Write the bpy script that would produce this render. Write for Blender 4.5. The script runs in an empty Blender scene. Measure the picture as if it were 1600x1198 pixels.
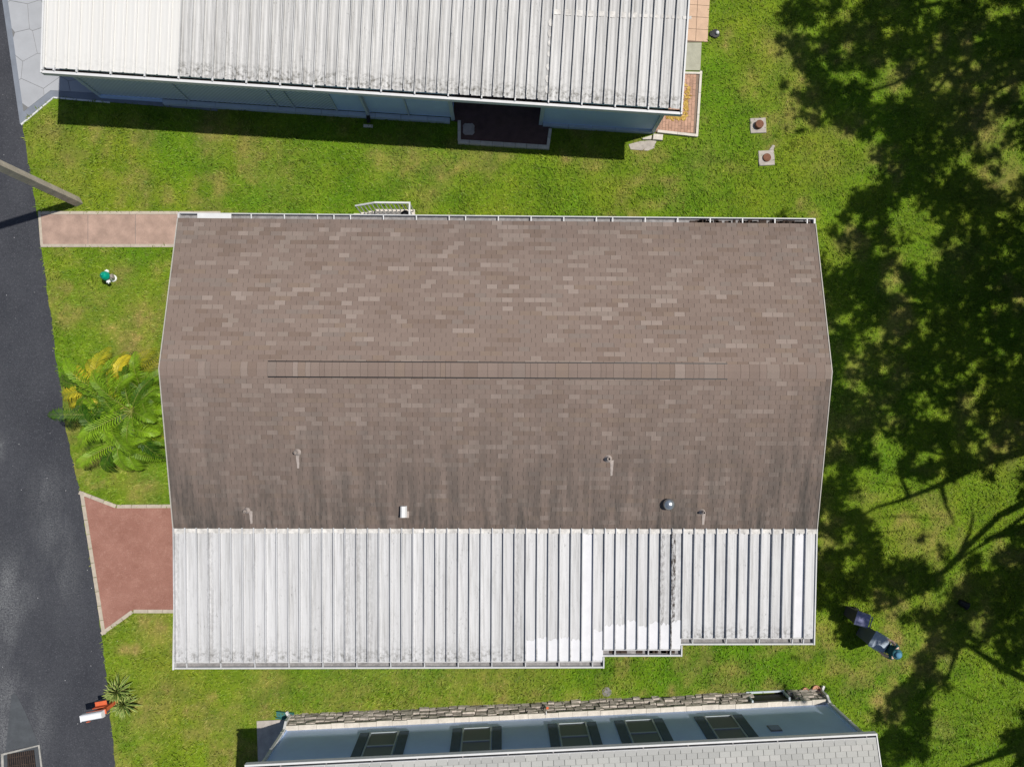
import bpy, bmesh, math, random
import numpy as np
from mathutils import Vector, Matrix, Quaternion
random.seed(7); rng = np.random.default_rng(11)
SC = bpy.context.scene
COL = SC.collection

# ------------------------------------------------------------------ camera, sky, sun, exposure
F_PX, CX, CY = 1080.0, 800.0, 599.0          # focal length and centre in the photograph's pixels
NADIR = (781.0, 622.0)                        # the point straight below the drone
H = 22.6                                      # flying height in metres
cam = bpy.data.cameras.new('camera'); camo = bpy.data.objects.new('camera', cam); COL.objects.link(camo)
cam.sensor_fit = 'HORIZONTAL'; cam.sensor_width = 36.0; cam.lens = 36.0 * F_PX / 1600.0
cam.clip_start = 0.1; cam.clip_end = 600
_n = Vector(((NADIR[0]-CX)/F_PX, -(NADIR[1]-CY)/F_PX, -1)).normalized()
CAMQ = _n.rotation_difference(Vector((0, 0, -1)))
CAMR = CAMQ.to_matrix()
camo.rotation_mode = 'QUATERNION'; camo.rotation_quaternion = CAMQ; camo.location = (0, 0, H)
SC.camera = camo

SUN_EL = math.radians(64.5)
SUN_H = Vector((0.955, 0.297)).normalized()   # horizontal direction towards the sun
SUN_DIR = Vector((SUN_H.x*math.cos(SUN_EL), SUN_H.y*math.cos(SUN_EL), math.sin(SUN_EL)))
SHIFT = SUN_H * (math.cos(SUN_EL)/math.sin(SUN_EL))     # metres of shadow per metre of height (towards the sun)
world = bpy.data.worlds.new('World'); SC.world = world; world.use_nodes = True
wn = world.node_tree.nodes; wl = world.node_tree.links
bg = wn['Background']; sky = wn.new('ShaderNodeTexSky'); sky.sky_type = 'NISHITA'; sky.sun_disc = False
sky.sun_elevation = SUN_EL; sky.sun_rotation = math.atan2(SUN_H.x, SUN_H.y)
wl.new(sky.outputs[0], bg.inputs[0]); bg.inputs[1].default_value = 0.080
sl = bpy.data.lights.new('sun', 'SUN'); sl.energy = 4.6; sl.angle = math.radians(0.7); sl.color = (1, 0.955, 0.88)
so = bpy.data.objects.new('sun', sl); COL.objects.link(so)
so.rotation_mode = 'QUATERNION'; so.rotation_quaternion = SUN_DIR.to_track_quat('Z', 'Y'); so.location = (20, 8, 40)
vs = SC.view_settings; vs.view_transform = 'Standard'; vs.look = 'None'; vs.exposure = 0.0; vs.gamma = 1.0; vs.use_curve_mapping = False

# ------------------------------------------------------------------ helpers
def P(px, py, z=0.0):
    """the point at height z that the photograph shows at pixel px, py"""
    d = CAMR @ Vector(((px-CX)/F_PX, -(py-CY)/F_PX, -1))
    t = (z-H)/d.z
    return Vector((d.x*t, d.y*t, z))
def P2(px, py, z=0.0):
    p = P(px, py, z); return (p.x, p.y)

class Frame:
    """a house's own right-angled frame: u along the eave, v across it"""
    def __init__(s, o, ang):
        s.o = Vector((o[0], o[1])); s.a = ang; s.c = math.cos(ang); s.s = math.sin(ang)
    def w(s, u, v, z):
        return Vector((s.o.x+s.c*u-s.s*v, s.o.y+s.s*u+s.c*v, z))
    def uv(s, px, py, z=0.0):
        p = P(px, py, z); dx, dy = p.x-s.o.x, p.y-s.o.y
        return (s.c*dx+s.s*dy, -s.s*dx+s.c*dy)
    def M(s, u, v, z):
        return Matrix.Translation(s.w(u, v, z)) @ Matrix.Rotation(s.a, 4, 'Z')

class MB:
    def __init__(s): s.v = []; s.f = []; s.att = []
    def face(s, pts, a=None):
        i = len(s.v); s.v += [tuple(p) for p in pts]; s.f.append(tuple(range(i, i+len(pts)))); s.att.append(a)
    def hexa(s, b, t, a=None):
        """b and t: 4 points bottom and top, anticlockwise from above"""
        i = len(s.v); s.v += [tuple(p) for p in b]+[tuple(p) for p in t]
        for f in ((3,2,1,0),(4,5,6,7),(0,1,5,4),(1,2,6,5),(2,3,7,6),(3,0,4,7)):
            s.f.append(tuple(i+k for k in f)); s.att.append(a)
    def box(s, x0, x1, y0, y1, z0, z1, fr=None, a=None):
        w = fr.w if fr else (lambda u, v, z: (u, v, z))
        s.hexa([w(x0,y0,z0),w(x1,y0,z0),w(x1,y1,z0),w(x0,y1,z0)], [w(x0,y0,z1),w(x1,y0,z1),w(x1,y1,z1),w(x0,y1,z1)], a)
    def prism(s, poly, z0, z1, a=None, bevel=0.0):
        n = len(poly); ar = sum(poly[k][0]*poly[(k+1) % n][1]-poly[(k+1) % n][0]*poly[k][1] for k in range(n))
        if ar < 0: poly = poly[::-1]
        i = len(s.v); s.v += [(p[0], p[1], z0) for p in poly]
        if bevel:
            cx = sum(p[0] for p in poly)/n; cy = sum(p[1] for p in poly)/n
            s.v += [(p[0], p[1], z1-bevel) for p in poly]
            for p in poly:
                d = math.hypot(p[0]-cx, p[1]-cy) or 1; k = max(0, 1-bevel*1.2/d)
                s.v.append((cx+(p[0]-cx)*k, cy+(p[1]-cy)*k, z1))
            rings = 3
        else:
            s.v += [(p[0], p[1], z1) for p in poly]; rings = 2
        for r in range(rings-1):
            for k in range(n):
                s.f.append((i+r*n+k, i+r*n+(k+1) % n, i+(r+1)*n+(k+1) % n, i+(r+1)*n+k)); s.att.append(a)
        s.f.append(tuple(i+(rings-1)*n+k for k in range(n))); s.att.append(a)
        s.f.append(tuple(i+n-1-k for k in range(n))); s.att.append(a)
    def tube(s, pts, rad, n=8, a=None, cap=True, squash=1.0):
        pts = [Vector(p) for p in pts]
        if not hasattr(rad, '__len__'): rad = [rad]*len(pts)
        base = len(s.v); prev = None
        for k, p in enumerate(pts):
            t = (pts[min(k+1, len(pts)-1)]-pts[max(k-1, 0)])
            t = t.normalized() if t.length > 1e-9 else Vector((0, 0, 1))
            if prev is None:
                ref = Vector((0, 0, 1)) if abs(t.z) < .9 else Vector((1, 0, 0))
                x = t.cross(ref).normalized()
            else:
                x = (prev-t*prev.dot(t)).normalized()
            prev = x; y = t.cross(x)
            for j in range(n):
                an = 2*math.pi*j/n+math.pi/n
                s.v.append(tuple(p+x*math.cos(an)*rad[k]+y*math.sin(an)*rad[k]*squash))
        for k in range(len(pts)-1):
            for j in range(n):
                b = base+k*n; s.f.append((b+j, b+(j+1) % n, b+n+(j+1) % n, b+n+j)); s.att.append(a)
        if cap:
            s.f.append(tuple(base+n-1-j for j in range(n))); s.att.append(a)
            b = base+(len(pts)-1)*n; s.f.append(tuple(b+j for j in range(n))); s.att.append(a)
    def lathe(s, o, prof, n=16, axis=None, a=None):
        """prof: (radius, height) from the bottom up"""
        o = Vector(o); q = Vector((0, 0, 1)).rotation_difference(Vector(axis).normalized()) if axis else Quaternion()
        base = len(s.v)
        for r, z in prof:
            for j in range(n):
                an = 2*math.pi*j/n; s.v.append(tuple(o+q @ Vector((r*math.cos(an), r*math.sin(an), z))))
        for k in range(len(prof)-1):
            for j in range(n):
                b = base+k*n; s.f.append((b+j, b+(j+1) % n, b+n+(j+1) % n, b+n+j)); s.att.append(a)
        s.f.append(tuple(base+n-1-j for j in range(n))); s.att.append(a)
        b = base+(len(prof)-1)*n; s.f.append(tuple(b+j for j in range(n))); s.att.append(a)
    def mesh(s, name, mat, smooth=False, colattr=False):
        me = bpy.data.meshes.new(name); me.from_pydata(s.v, [], s.f)
        for m in (mat if isinstance(mat, (list, tuple)) else [mat]): me.materials.append(m)
        if colattr:
            at = me.attributes.new('Col', 'FLOAT_COLOR', 'FACE')
            at.data.foreach_set('color', np.array([(c[0], c[1], c[2], 1) for c in s.att], dtype=np.float32).ravel())
        if smooth:
            me.polygons.foreach_set('use_smooth', np.ones(len(s.f), dtype=bool))
        me.update(); return me
    def build(s, name, mat, parent=None, smooth=False, colattr=False, **kw):
        return link(name, s.mesh(name, mat, smooth, colattr), parent, **kw)

WM = {}
def link(name, me, parent=None, M=None, **kw):
    o = bpy.data.objects.new(name, me); COL.objects.link(o)
    M = M or Matrix.Identity(4); WM[o.name] = M
    if parent is not None:
        o.parent = parent; o.matrix_parent_inverse = WM[parent.name].inverted()
    o.matrix_basis = M
    for k, v in kw.items(): o[k] = v
    return o
def thing(name, loc, label, category, group=None):
    o = bpy.data.objects.new(name, None); COL.objects.link(o)
    M = Matrix.Translation(Vector(loc)); WM[o.name] = M; o.matrix_basis = M; o.empty_display_size = .2
    o['label'] = label; o['category'] = category
    if group: o['group'] = group
    return o
def tag(o, label, category, group=None):
    o['label'] = label; o['category'] = category
    if group: o['group'] = group
    return o

# value noise for placing things
def vnoise(x, y, scale, seed):
    r = np.random.default_rng(seed); n = 128; g = r.random((n, n))
    x = np.asarray(x)/scale+1000; y = np.asarray(y)/scale+1000
    xi = np.floor(x).astype(int); yi = np.floor(y).astype(int); fx = x-xi; fy = y-yi
    fx = fx*fx*(3-2*fx); fy = fy*fy*(3-2*fy)
    a = g[xi % n, yi % n]; b = g[(xi+1) % n, yi % n]; c = g[xi % n, (yi+1) % n]; d = g[(xi+1) % n, (yi+1) % n]
    return (a*(1-fx)+b*fx)*(1-fy)+(c*(1-fx)+d*fx)*fy
def inpoly(x, y, poly):
    x = np.asarray(x); y = np.asarray(y); r = np.zeros(x.shape, bool); n = len(poly); j = n-1
    for i in range(n):
        xi, yi = poly[i]; xj, yj = poly[j]
        r ^= ((yi > y) != (yj > y)) & (x < (xj-xi)*(y-yi)/((yj-yi) or 1e-12)+xi); j = i
    return r

# ------------------------------------------------------------------ materials
class NT:
    def __init__(s, name):
        s.m = bpy.data.materials.new(name); s.m.use_nodes = True; s.t = s.m.node_tree; s.N = s.t.nodes
        s.b = s.N['Principled BSDF']; s.L = s.t.links
        s.geo = None
    def n(s, typ, **kw):
        o = s.N.new(typ)
        for k, v in kw.items(): setattr(o, k, v)
        return o
    def pos(s, scale=(1, 1, 1), rot=0.0):
        if s.geo is None: s.geo = s.n('ShaderNodeNewGeometry')
        mp = s.n('ShaderNodeMapping'); s.L.new(s.geo.outputs['Position'], mp.inputs[0])
        mp.inputs['Scale'].default_value = scale; mp.inputs['Rotation'].default_value = (0, 0, rot); return mp.outputs[0]
    def noise(s, scale, detail=3, vec=None, rough=.55):
        o = s.n('ShaderNodeTexNoise'); o.inputs['Scale'].default_value = scale; o.inputs['Detail'].default_value = detail
        o.inputs['Roughness'].default_value = rough
        s.L.new(vec if vec is not None else s.pos(), o.inputs['Vector']); return o.outputs['Fac']
    def ramp(s, fac, a, b, ca=(0, 0, 0, 1), cb=(1, 1, 1, 1)):
        o = s.n('ShaderNodeValToRGB'); e = o.color_ramp.elements
        e[0].position = a; e[1].position = b; e[0].color = ca; e[1].color = cb
        s.L.new(fac, o.inputs[0]); return o.outputs[0]
    def mix(s, fac, a, b, mode='MIX'):
        o = s.n('ShaderNodeMix', data_type='RGBA', blend_type=mode)
        for sock, v in ((o.inputs[0], fac), (o.inputs[6], a), (o.inputs[7], b)):
            if hasattr(v, 'is_output') or isinstance(v, bpy.types.NodeSocket): s.L.new(v, sock)
            else: sock.default_value = v if not hasattr(v, '__len__') else (*v[:3], 1)
        return o.outputs[2]
    def math(s, op, a, b):
        o = s.n('ShaderNodeMath', operation=op)
        for sock, v in ((o.inputs[0], a), (o.inputs[1], b)):
            if isinstance(v, bpy.types.NodeSocket): s.L.new(v, sock)
            else: sock.default_value = v
        return o.outputs[0]
    def attr(s, name):
        o = s.n('ShaderNodeAttribute'); o.attribute_name = name; return o
    def objrand(s): return s.n('ShaderNodeObjectInfo').outputs['Random']
    def done(s, col, rough=.8, bump=None, bstr=.3, bdist=.01, spec=.3, metal=0):
        if isinstance(col, bpy.types.NodeSocket): s.L.new(col, s.b.inputs['Base Color'])
        else: s.b.inputs['Base Color'].default_value = (*col, 1)
        s.b.inputs['Roughness'].default_value = rough; s.b.inputs['Specular IOR Level'].default_value = spec
        s.b.inputs['Metallic'].default_value = metal
        if bump is not None:
            o = s.n('ShaderNodeBump'); o.inputs['Strength'].default_value = bstr; o.inputs['Distance'].default_value = bdist
            s.L.new(bump, o.inputs['Height']); s.L.new(o.outputs[0], s.b.inputs['Normal'])
        return s.m
def vary(c, k): return tuple(min(1, x*k) for x in c)
def simple(name, c, var=.15, scale=4, rough=.7, bump=0, spec=.3, metal=0, rnd=0.0, fine=30):
    t = NT(name); f = t.noise(scale, 4); col = t.mix(t.ramp(f, .3, .7), vary(c, 1-var), vary(c, 1+var))
    g = t.noise(fine, 3); col = t.mix(t.ramp(g, .3, .75), vary((1, 1, 1), 1-var*.8), (1, 1, 1), 'X') if False else t.mix(1.0, col, t.ramp(g, .2, .8, (1-var, 1-var, 1-var, 1), (1, 1, 1, 1)), 'MULTIPLY')
    if rnd:
        r = t.objrand(); col = t.mix(1.0, col, t.ramp(r, 0, 1, (1-rnd, 1-rnd, 1-rnd, 1), (1, 1, 1, 1)), 'MULTIPLY')
    return t.done(col, rough, g if bump else None, bump, .01, spec, metal)

def grass_mat(name, blade):
    t = NT(name)
    dry = t.attr('dry').outputs['Fac']; lush = t.attr('lush').outputs['Fac']
    col = t.mix(lush, (.228, .284, .024), (.118, .250, .011))
    col = t.mix(dry, col, (.36, .27, .11))
    n1 = t.noise(9, 5, rough=.7); col = t.mix(1.0, col, t.ramp(n1, .28, .72, (.68, .72, .62, 1), (1.22, 1.17, 1.12, 1)), 'MULTIPLY')
    n0 = t.noise(1.1, 4, rough=.6); col = t.mix(1.0, col, t.ramp(n0, .3, .7, (.72, .78, .74, 1), (1.18, 1.14, 1.05, 1)), 'MULTIPLY')
    if blade:
        r = t.attr('rnd').outputs['Fac']
        col = t.mix(1.0, col, t.ramp(r, 0, 1, (.70, .74, .62, 1), (1.32, 1.27, 1.3, 1)), 'MULTIPLY')
        m = t.done(col, .6, spec=.25)
        t.b.inputs['Subsurface Weight'].default_value = 0
        return m
    n2 = t.noise(55, 4, rough=.75); col = t.mix(1.0, col, t.ramp(n2, .3, .7, (.58, .60, .52, 1), (1.0, 1.0, 1.0, 1)), 'MULTIPLY')
    return t.done(col, .9, n2, .6, .03, spec=.1)
M_GRASS = grass_mat('lawn_ground', False); M_BLADE = grass_mat('grass_blades', True)

def asphalt():
    t = NT('asphalt'); c = t.mix(t.ramp(t.noise(.55, 4), .35, .7), (.031, .033, .040), (.043, .045, .053))
    sp = t.noise(26, 4, rough=.8); c = t.mix(t.ramp(sp, .56, .78), c, (.17, .17, .19)); s3 = t.noise(9, 5, rough=.8); c = t.mix(1.0, c, t.ramp(s3, .3, .7, (.75, .75, .78, 1), (1.2, 1.2, 1.2, 1)), 'MULTIPLY')
    big = t.noise(.9, 5, vec=t.pos((1.2, .45, 1)), rough=.65)
    wearn = t.attr('wear').outputs['Fac']
    wf = t.math('MULTIPLY', wearn, t.math('MULTIPLY', t.ramp(big, .3, .62), t.ramp(t.noise(22, 6, rough=.9), .42, .62)))
    c = t.mix(wf, c, (.17, .175, .18))
    fl = t.n('ShaderNodeTexVoronoi'); fl.inputs['Scale'].default_value = 3.2; t.L.new(t.pos(), fl.inputs['Vector'])
    c = t.mix(t.ramp(fl.outputs['Distance'], .022, .045, (1, 1, 1, 1), (0, 0, 0, 1)), c, (.5, .5, .5))
    return t.done(c, .85, t.noise(120, 3), .5, .01, .25)
M_ASPH = asphalt()

def shingle_mat(name, stain):
    t = NT(name); c = t.attr('Col').outputs['Color']
    g = t.noise(60, 3, rough=.8); c = t.mix(1.0, c, t.ramp(g, .25, .75, (.84, .84, .84, 1), (1.08, 1.08, 1.08, 1)), 'MULTIPLY')
    if stain:
        d = t.attr('stain').outputs['Fac']
        st = t.noise(1.0, 6, vec=t.pos((3.4, .40, 1)), rough=.72)
        f = t.math('MULTIPLY', d, t.math('ADD', t.math('MULTIPLY', t.ramp(st, .40, .62), .66), .34)); c = t.mix(f, c, (.072, .063, .056))
        sp = t.noise(5, 4, vec=t.pos((1.6, .7, 1)), rough=.7)
        f2 = t.math('MULTIPLY', t.math('MULTIPLY', d, .9), t.ramp(sp, .60, .78)); c = t.mix(f2, c, (.055, .050, .046))
    return t.done(c, .92, g, .5, .006, .15)
M_SHING = shingle_mat('brown_shingle', True); M_SHING_G = shingle_mat('grey_shingle', False)
M_UNDER = simple('shingle_joint', (.045, .036, .032), .1); M_UNDER_G = simple('grey_shingle_joint', (.09, .09, .09), .1)

def pan_mat(name, base, dirt, streak, rnd, ends):
    t = NT(name); r = t.objrand()
    c = t.mix(r, vary(base, 1-rnd), base)
    ofs = t.math('MULTIPLY', r, 37.0); cb = t.n('ShaderNodeCombineXYZ'); t.L.new(ofs, cb.inputs[1])
    ad = t.n('ShaderNodeVectorMath', operation='ADD'); t.L.new(t.pos((9, .35, 1)), ad.inputs[0]); t.L.new(cb.outputs[0], ad.inputs[1])
    s1 = t.noise(1.6, 5, vec=ad.outputs[0], rough=.7)
    f = t.math('MULTIPLY', t.ramp(s1, .46, .78), streak); c = t.mix(f, c, (.22, .215, .205))
    s2 = t.noise(16, 5, vec=t.pos((1.5, .5, 1)), rough=.8); big = t.noise(.8, 3, vec=t.pos((3, 1, 1)))
    f2 = t.math('MULTIPLY', t.math('MULTIPLY', t.ramp(s2, .56, .70), t.ramp(big, .45, .7)), dirt); c = t.mix(f2, c, (.06, .058, .055))
    e = t.attr('end').outputs['Fac']; n = t.noise(8, 4, rough=.75)
    f3 = t.math('MULTIPLY', t.math('MULTIPLY', e, t.ramp(n, .46, .66)), ends); c = t.mix(f3, c, (.10, .095, .08))
    pd = t.attr('grime').outputs['Fac']; n4 = t.noise(7, 5, vec=t.pos((2.2, 1, 1)), rough=.8)
    c = t.mix(t.math('MULTIPLY', pd, t.ramp(n4, .42, .58)), c, (.035, .025, .020))
    return t.done(c, .5, t.noise(3, 2, vec=t.pos((3, .7, 1))), .25, .01, .35)
M_PAN = pan_mat('white_pan_roof', (.565, .565, .57), .9, .7, .13, .75)
M_PAN_OLD = pan_mat('weathered_pan_roof', (.52, .515, .505), 1.0, .8, .14, 1.0)
M_PAN_NEW = pan_mat('smooth_white_roof', (.62, .61, .585), 0.0, .10, .03, .12)
M_COAT = simple('fresh_white_coating', (.63, .63, .65), .05, 3, .5)
M_SEAL = simple('grubby_sealant', (.60, .58, .55), .28, 6, .8, .4)
M_WHITE = simple('white_metal_trim', (.50, .50, .495), .07, 5, .45)
M_WHITE2 = simple('white_painted_metal', (.60, .60, .595), .05, 5, .45)
M_TROUGH = simple('gutter_inside', (.26, .25, .25), .3, 8, .7)
M_TROUGHD = simple('dark_gutter_inside', (.035, .028, .026), .4, 8, .9)
M_DEBRIS = simple('brown_debris', (.055, .038, .03), .4, 10, .95)
M_RAKE = simple('tan_drip_edge', (.42, .39, .35), .1, 6, .5)
M_BLUE = simple('blue_grey_siding', (.55, .69, .97), .05, 1.2, .6, 0, .3, 0, 0, 5)
M_BLUE2 = simple('pale_blue_grey_panel', (.47, .60, .82), .05, 1.0, .6, 0, .3, 0, 0, 5)
M_TRIM = simple('grey_corner_trim', (.46, .52, .57), .06, 3, .6)
M_SHUT = simple('dark_navy_shutter', (.075, .11, .17), .12, 5, .6)
M_GLASSF = simple('grey_window_frame', (.38, .43, .46), .06, 5, .5)
def glassm():
    t = NT('window_glass'); return t.done((.16, .17, .20), .3, spec=.12)
M_GLASS = glassm()
def lattice():
    t = NT('lattice_panel'); w = t.n('ShaderNodeTexWave'); w.wave_type = 'BANDS'; w.bands_direction = 'DIAGONAL'
    w.inputs['Scale'].default_value = 4.2; t.L.new(t.pos(), w.inputs['Vector'])
    c = t.mix(w.outputs['Fac'], (.20, .25, .31), (.68, .76, .85)); return t.done(c, .6, w.outputs['Fac'], .6, .02)
M_LATT = lattice()
M_CONC = simple('pale_concrete', (.42, .38, .34), .18, 5, .9, .4)
M_CREAM = simple('cream_edging', (.46, .40, .32), .12, 7, .85, .3, rnd=.12)
M_CREAMW = simple('white_cap_block', (.62, .57, .50), .12, 6, .85, .3, rnd=.1)
def redm():
    t = NT('red_painted_drive'); c = t.mix(t.ramp(t.noise(1.3, 5), .3, .7), (.235, .108, .080), (.30, .150, .115))
    n = t.noise(11, 6, rough=.9); c = t.mix(t.math('MULTIPLY', t.ramp(n, .57, .70), .6), c, (.46, .30, .25))
    b = t.noise(2.0, 6, rough=.8); c = t.mix(t.math('MULTIPLY', t.math('MULTIPLY', t.ramp(b, .46, .66), t.ramp(n, .40, .56)), .5), c, (.40, .225, .175))
    k = t.noise(30, 5, rough=.9); c = t.mix(1.0, c, t.ramp(k, .35, .65, (.78, .76, .75, 1), (1.18, 1.18, 1.18, 1)), 'MULTIPLY')
    return t.done(c, .85, n, .3, .006)
M_RED = redm()
M_PINK = simple('pink_walkway', (.385, .265, .21), .2, 2.6, .85, .3)
M_SLATEC = simple('grey_flagstone', (.37, .38, .40), .06, 2, .8, .2, rnd=.07)
M_JOINT = simple('dark_joint', (.17, .17, .17), .1)
M_SLATEB = simple('blue_grey_border', (.19, .21, .245), .1, 3, .8, .3)
M_TILE = simple('tan_patio_tile', (.54, .365, .25), .08, 4, .75, .2, rnd=.10)
M_GROUT = simple('patio_grout', (.20, .14, .10), .2)
M_SLABG = simple('grey_green_slab', (.36, .35, .27), .1, 4, .9, .3)
M_PATIO = simple('pink_brick_paver', (.50, .30, .21), .2, 5, .9, .4, rnd=.22)
M_PORCH = simple('brown_porch_floor', (.115, .065, .060), .2, 5, .85, .3)
M_STONE1 = simple('skirting_stone_pale', (.56, .50, .44), .25, 9, .9, .7, rnd=.35)
M_STONEJ = simple('skirting_backing', (.10, .08, .075), .3, 9, .95)
M_STEP = simple('stepping_stone', (.42, .36, .34), .15, 8, .9, .4)
M_RUST = simple('rusty_iron', (.19, .085, .05), .25, 14, .85, .4)
M_BLACK = simple('black_plastic', (.012, .012, .014), .2, 6, .5)
M_TEALP = simple('teal_plastic', (.045, .16, .15), .12, 5, .5)
M_TERRA = simple('terracotta', (.52, .27, .17), .15, 7, .85, .3)
M_GALV = simple('galvanised_steel', (.42, .45, .47), .12, 6, .28, 0, .5, .8)
M_LEAD = simple('lead_flashing', (.36, .31, .28), .15, 8, .6)
M_POLE = simple('weathered_pole', (.42, .37, .30), .2, 3, .9, .5)
M_HYDG = simple('hydrant_green', (.0, .30, .20), .1, 8, .35, 0, .5)
M_HYDW = simple('hydrant_white', (.74, .76, .74), .06, 8, .4)
M_MAILR = simple('red_orange_paint', (.62, .13, .05), .15, 6, .6)
M_MAILW = simple('mailbox_white', (.80, .81, .84), .03, 6, .4)
M_BIN1 = simple('grey_bin', (.17, .185, .21), .1, 4, .5)
M_BINL = simple('pale_grey_lid', (.36, .42, .50), .1, 4, .35)
M_BIN2 = simple('brown_grey_bin', (.10, .092, .085), .12, 4, .6)
M_BIN2L = simple('lavender_lid', (.20, .21, .36), .1, 4, .35)
M_BARK = simple('bark', (.11, .085, .065), .3, 6, .95, .6)
def leafm(name, a, b, rough=.55):
    t = NT(name); r = t.attr('rnd').outputs['Fac']; c = t.mix(r, a, b); return t.done(c, rough, spec=.22)
M_OAK = leafm('oak_leaves', (.035, .07, .014), (.075, .12, .03))
M_PALM = leafm('palm_leaflets', (.010, .055, .004), (.21, .35, .014), .5)
M_PALMY = leafm('yellowing_palm_leaflets', (.20, .22, .012), (.55, .44, .025), .5)
M_PALMD = leafm('dark_palm_leaflets', (.02, .045, .010), (.055, .085, .018), .5)
M_STEM = simple('palm_stem', (.22, .24, .05), .2, 6, .6)
M_YUC = leafm('variegated_leaf', (.03, .10, .015), (.09, .19, .03), .45)
M_YUCY = leafm('cream_leaf_margin', (.36, .40, .10), (.52, .54, .20), .5)
M_LITTER = leafm('dry_leaf_litter', (.30, .17, .03), (.55, .38, .10), .8)
M_SKIN = simple('skin', (.62, .42, .32), .05, 8, .55)
M_TEALS = simple('dark_teal_shirt', (.02, .10, .10), .12, 8, .9)
M_HAT = simple('blue_sun_hat', (.035, .13, .15), .08, 8, .9); M_HATC = simple('pale_blue_hat_crown', (.09, .24, .36), .08, 8, .9)
M_TROU = simple('dark_trousers', (.02, .022, .03), .15, 8, .9)
M_CONCD = simple('worn_concrete_apron', (.070, .077, .085), .22, 2.2, .85, .3)
M_BLEACH = simple('bleached_concrete', (.36, .35, .32), .3, 4, .9, .5)

# ------------------------------------------------------------------ outlines on the ground (used by several builders)
ROAD_EDGE = [(-2, -60), (6, 0), (33, 188), (58, 330), (65, 388), (88, 560), (103, 670), (125, 766), (160, 994), (181, 1198), (190, 1290)]
RED_OUT = [(124, 765), (183, 787), (345, 786), (345, 958), (209, 958), (160, 993)]
PINK_OUT = [(59, 330), (345, 330), (345, 387), (64, 387)]
GREY_OUT = [(6, 0), (33, 190), (86, 143), (170, 155), (330, 145), (330, -120), (-14, -120)]

TL, TR, BR, BL = P(277, 333, 2.9), P(1275, 342, 2.9), P(1275, 826, 2.9), P(272, 825, 2.9)
cen = (TL+TR+BR+BL)/4; d1 = (TR-TL)+(BR-BL)
MAIN = Frame((cen.x, cen.y), math.atan2(d1.y, d1.x))
MW = ((TR-TL).length+(BR-BL).length)/2; MH = ((TL-BL).length+(TR-BR).length)/2
ZE, ZR = 2.9, 3.84
e0, e1 = P(67, 112, 2.75), P(1063, 177, 2.75); d2 = e1-e0
NORTH = Frame((e0.x, e0.y), math.atan2(d2.y, d2.x)); NW = d2.length
g0, g1 = P(384, 1196, 2.98), P(1369, 1147, 2.98); d3 = g1-g0
SOUTH = Frame((g0.x, g0.y), math.atan2(d3.y, d3.x)); SW = d3.length

# ------------------------------------------------------------------ the setting: lawn, road
DRY = [(205, 545, 40, .9), (225, 500, 35, .8), (190, 435, 22, .75), (150, 470, 30, .35), (240, 570, 35, .7), (175, 520, 14, .9), (215, 610, 25, .7),
       (225, 765, 30, .7), (150, 210, 20, .7), (220, 215, 26, .55), (330, 215, 30, .8), (390, 225, 28, .7), (640, 250, 45, .6), (690, 265, 30, .7),
       (885, 247, 16, 1.0), (760, 240, 30, .6), (920, 255, 30, .5), (1000, 240, 20, .9), (240, 985, 32, .9), (205, 1020, 18, .9), (275, 1010, 20, .7),
       (260, 1080, 40, .6), (225, 1110, 40, .6), (420, 1070, 40, .5), (415, 1110, 22, .8), (545, 1085, 60, .5), (700, 1065, 50, .45), (800, 1060, 60, .4),
       (640, 1060, 60, .4), (950, 1095, 25, .6), (1380, 1105, 20, 1.0), (1385, 1085, 12, 1.0), (1395, 1000, 22, 1.0), (1385, 1030, 15, 1.0), (1460, 1005, 40, .6),
       (1540, 190, 60, .7), (1560, 280, 45, .7), (1470, 130, 40, .5), (1130, 66, 18, .9), (1200, 230, 14, .8), (1230, 80, 40, .5), (1245, 150, 40, .5), (1560, 700, 40, .6),
       (1430, 850, 25, .6), (1500, 400, 40, .4), (100, 300, 40, .35), (80, 205, 40, .5), (1100, 255, 40, .35), (430, 270, 60, .3), (1280, 250, 40, .3),
       (200, 720, 30, .6), (480, 1112, 15, .7), (532, 1109, 15, .7), (584, 1107, 15, .7), (636, 1104, 15, .7), (688, 1102, 15, .7), (740, 1099, 15, .7), (792, 1097, 15, .7), (844, 1094, 15, .7), (896, 1092, 15, .7), (948, 1089, 15, .7), (1000, 1087, 15, .7), (1052, 1084, 15, .7), (1104, 1081, 15, .7), (1156, 1079, 15, .7), (1208, 1076, 15, .7),  (175, 745, 20, .5), (1470, 1140, 25, .5), (1350, 640, 40, .3), (1180, 130, 30, .5)]
DRYW = [(*P2(a, b), r/47.8, k) for a, b, r, k in DRY]
LUSH = [(110, 640, 70, .5), (95, 600, 40, .5), (420, 300, 120, .6), (700, 300, 90, .4), (1040, 290, 90, .4), (1250, 1090, 120, .4), (200, 390, 50, .5), (650, 1100, 150, .5),
        (1000, 1075, 150, .6), (190, 1150, 50, .6), (1150, 150, 60, .5), (1500, 1120, 100, .5), (1400, 800, 90, .3), (1150, 1070, 90, .5)]
LUSHW = [(*P2(a, b), r/47.8, k) for a, b, r, k in LUSH]
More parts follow.
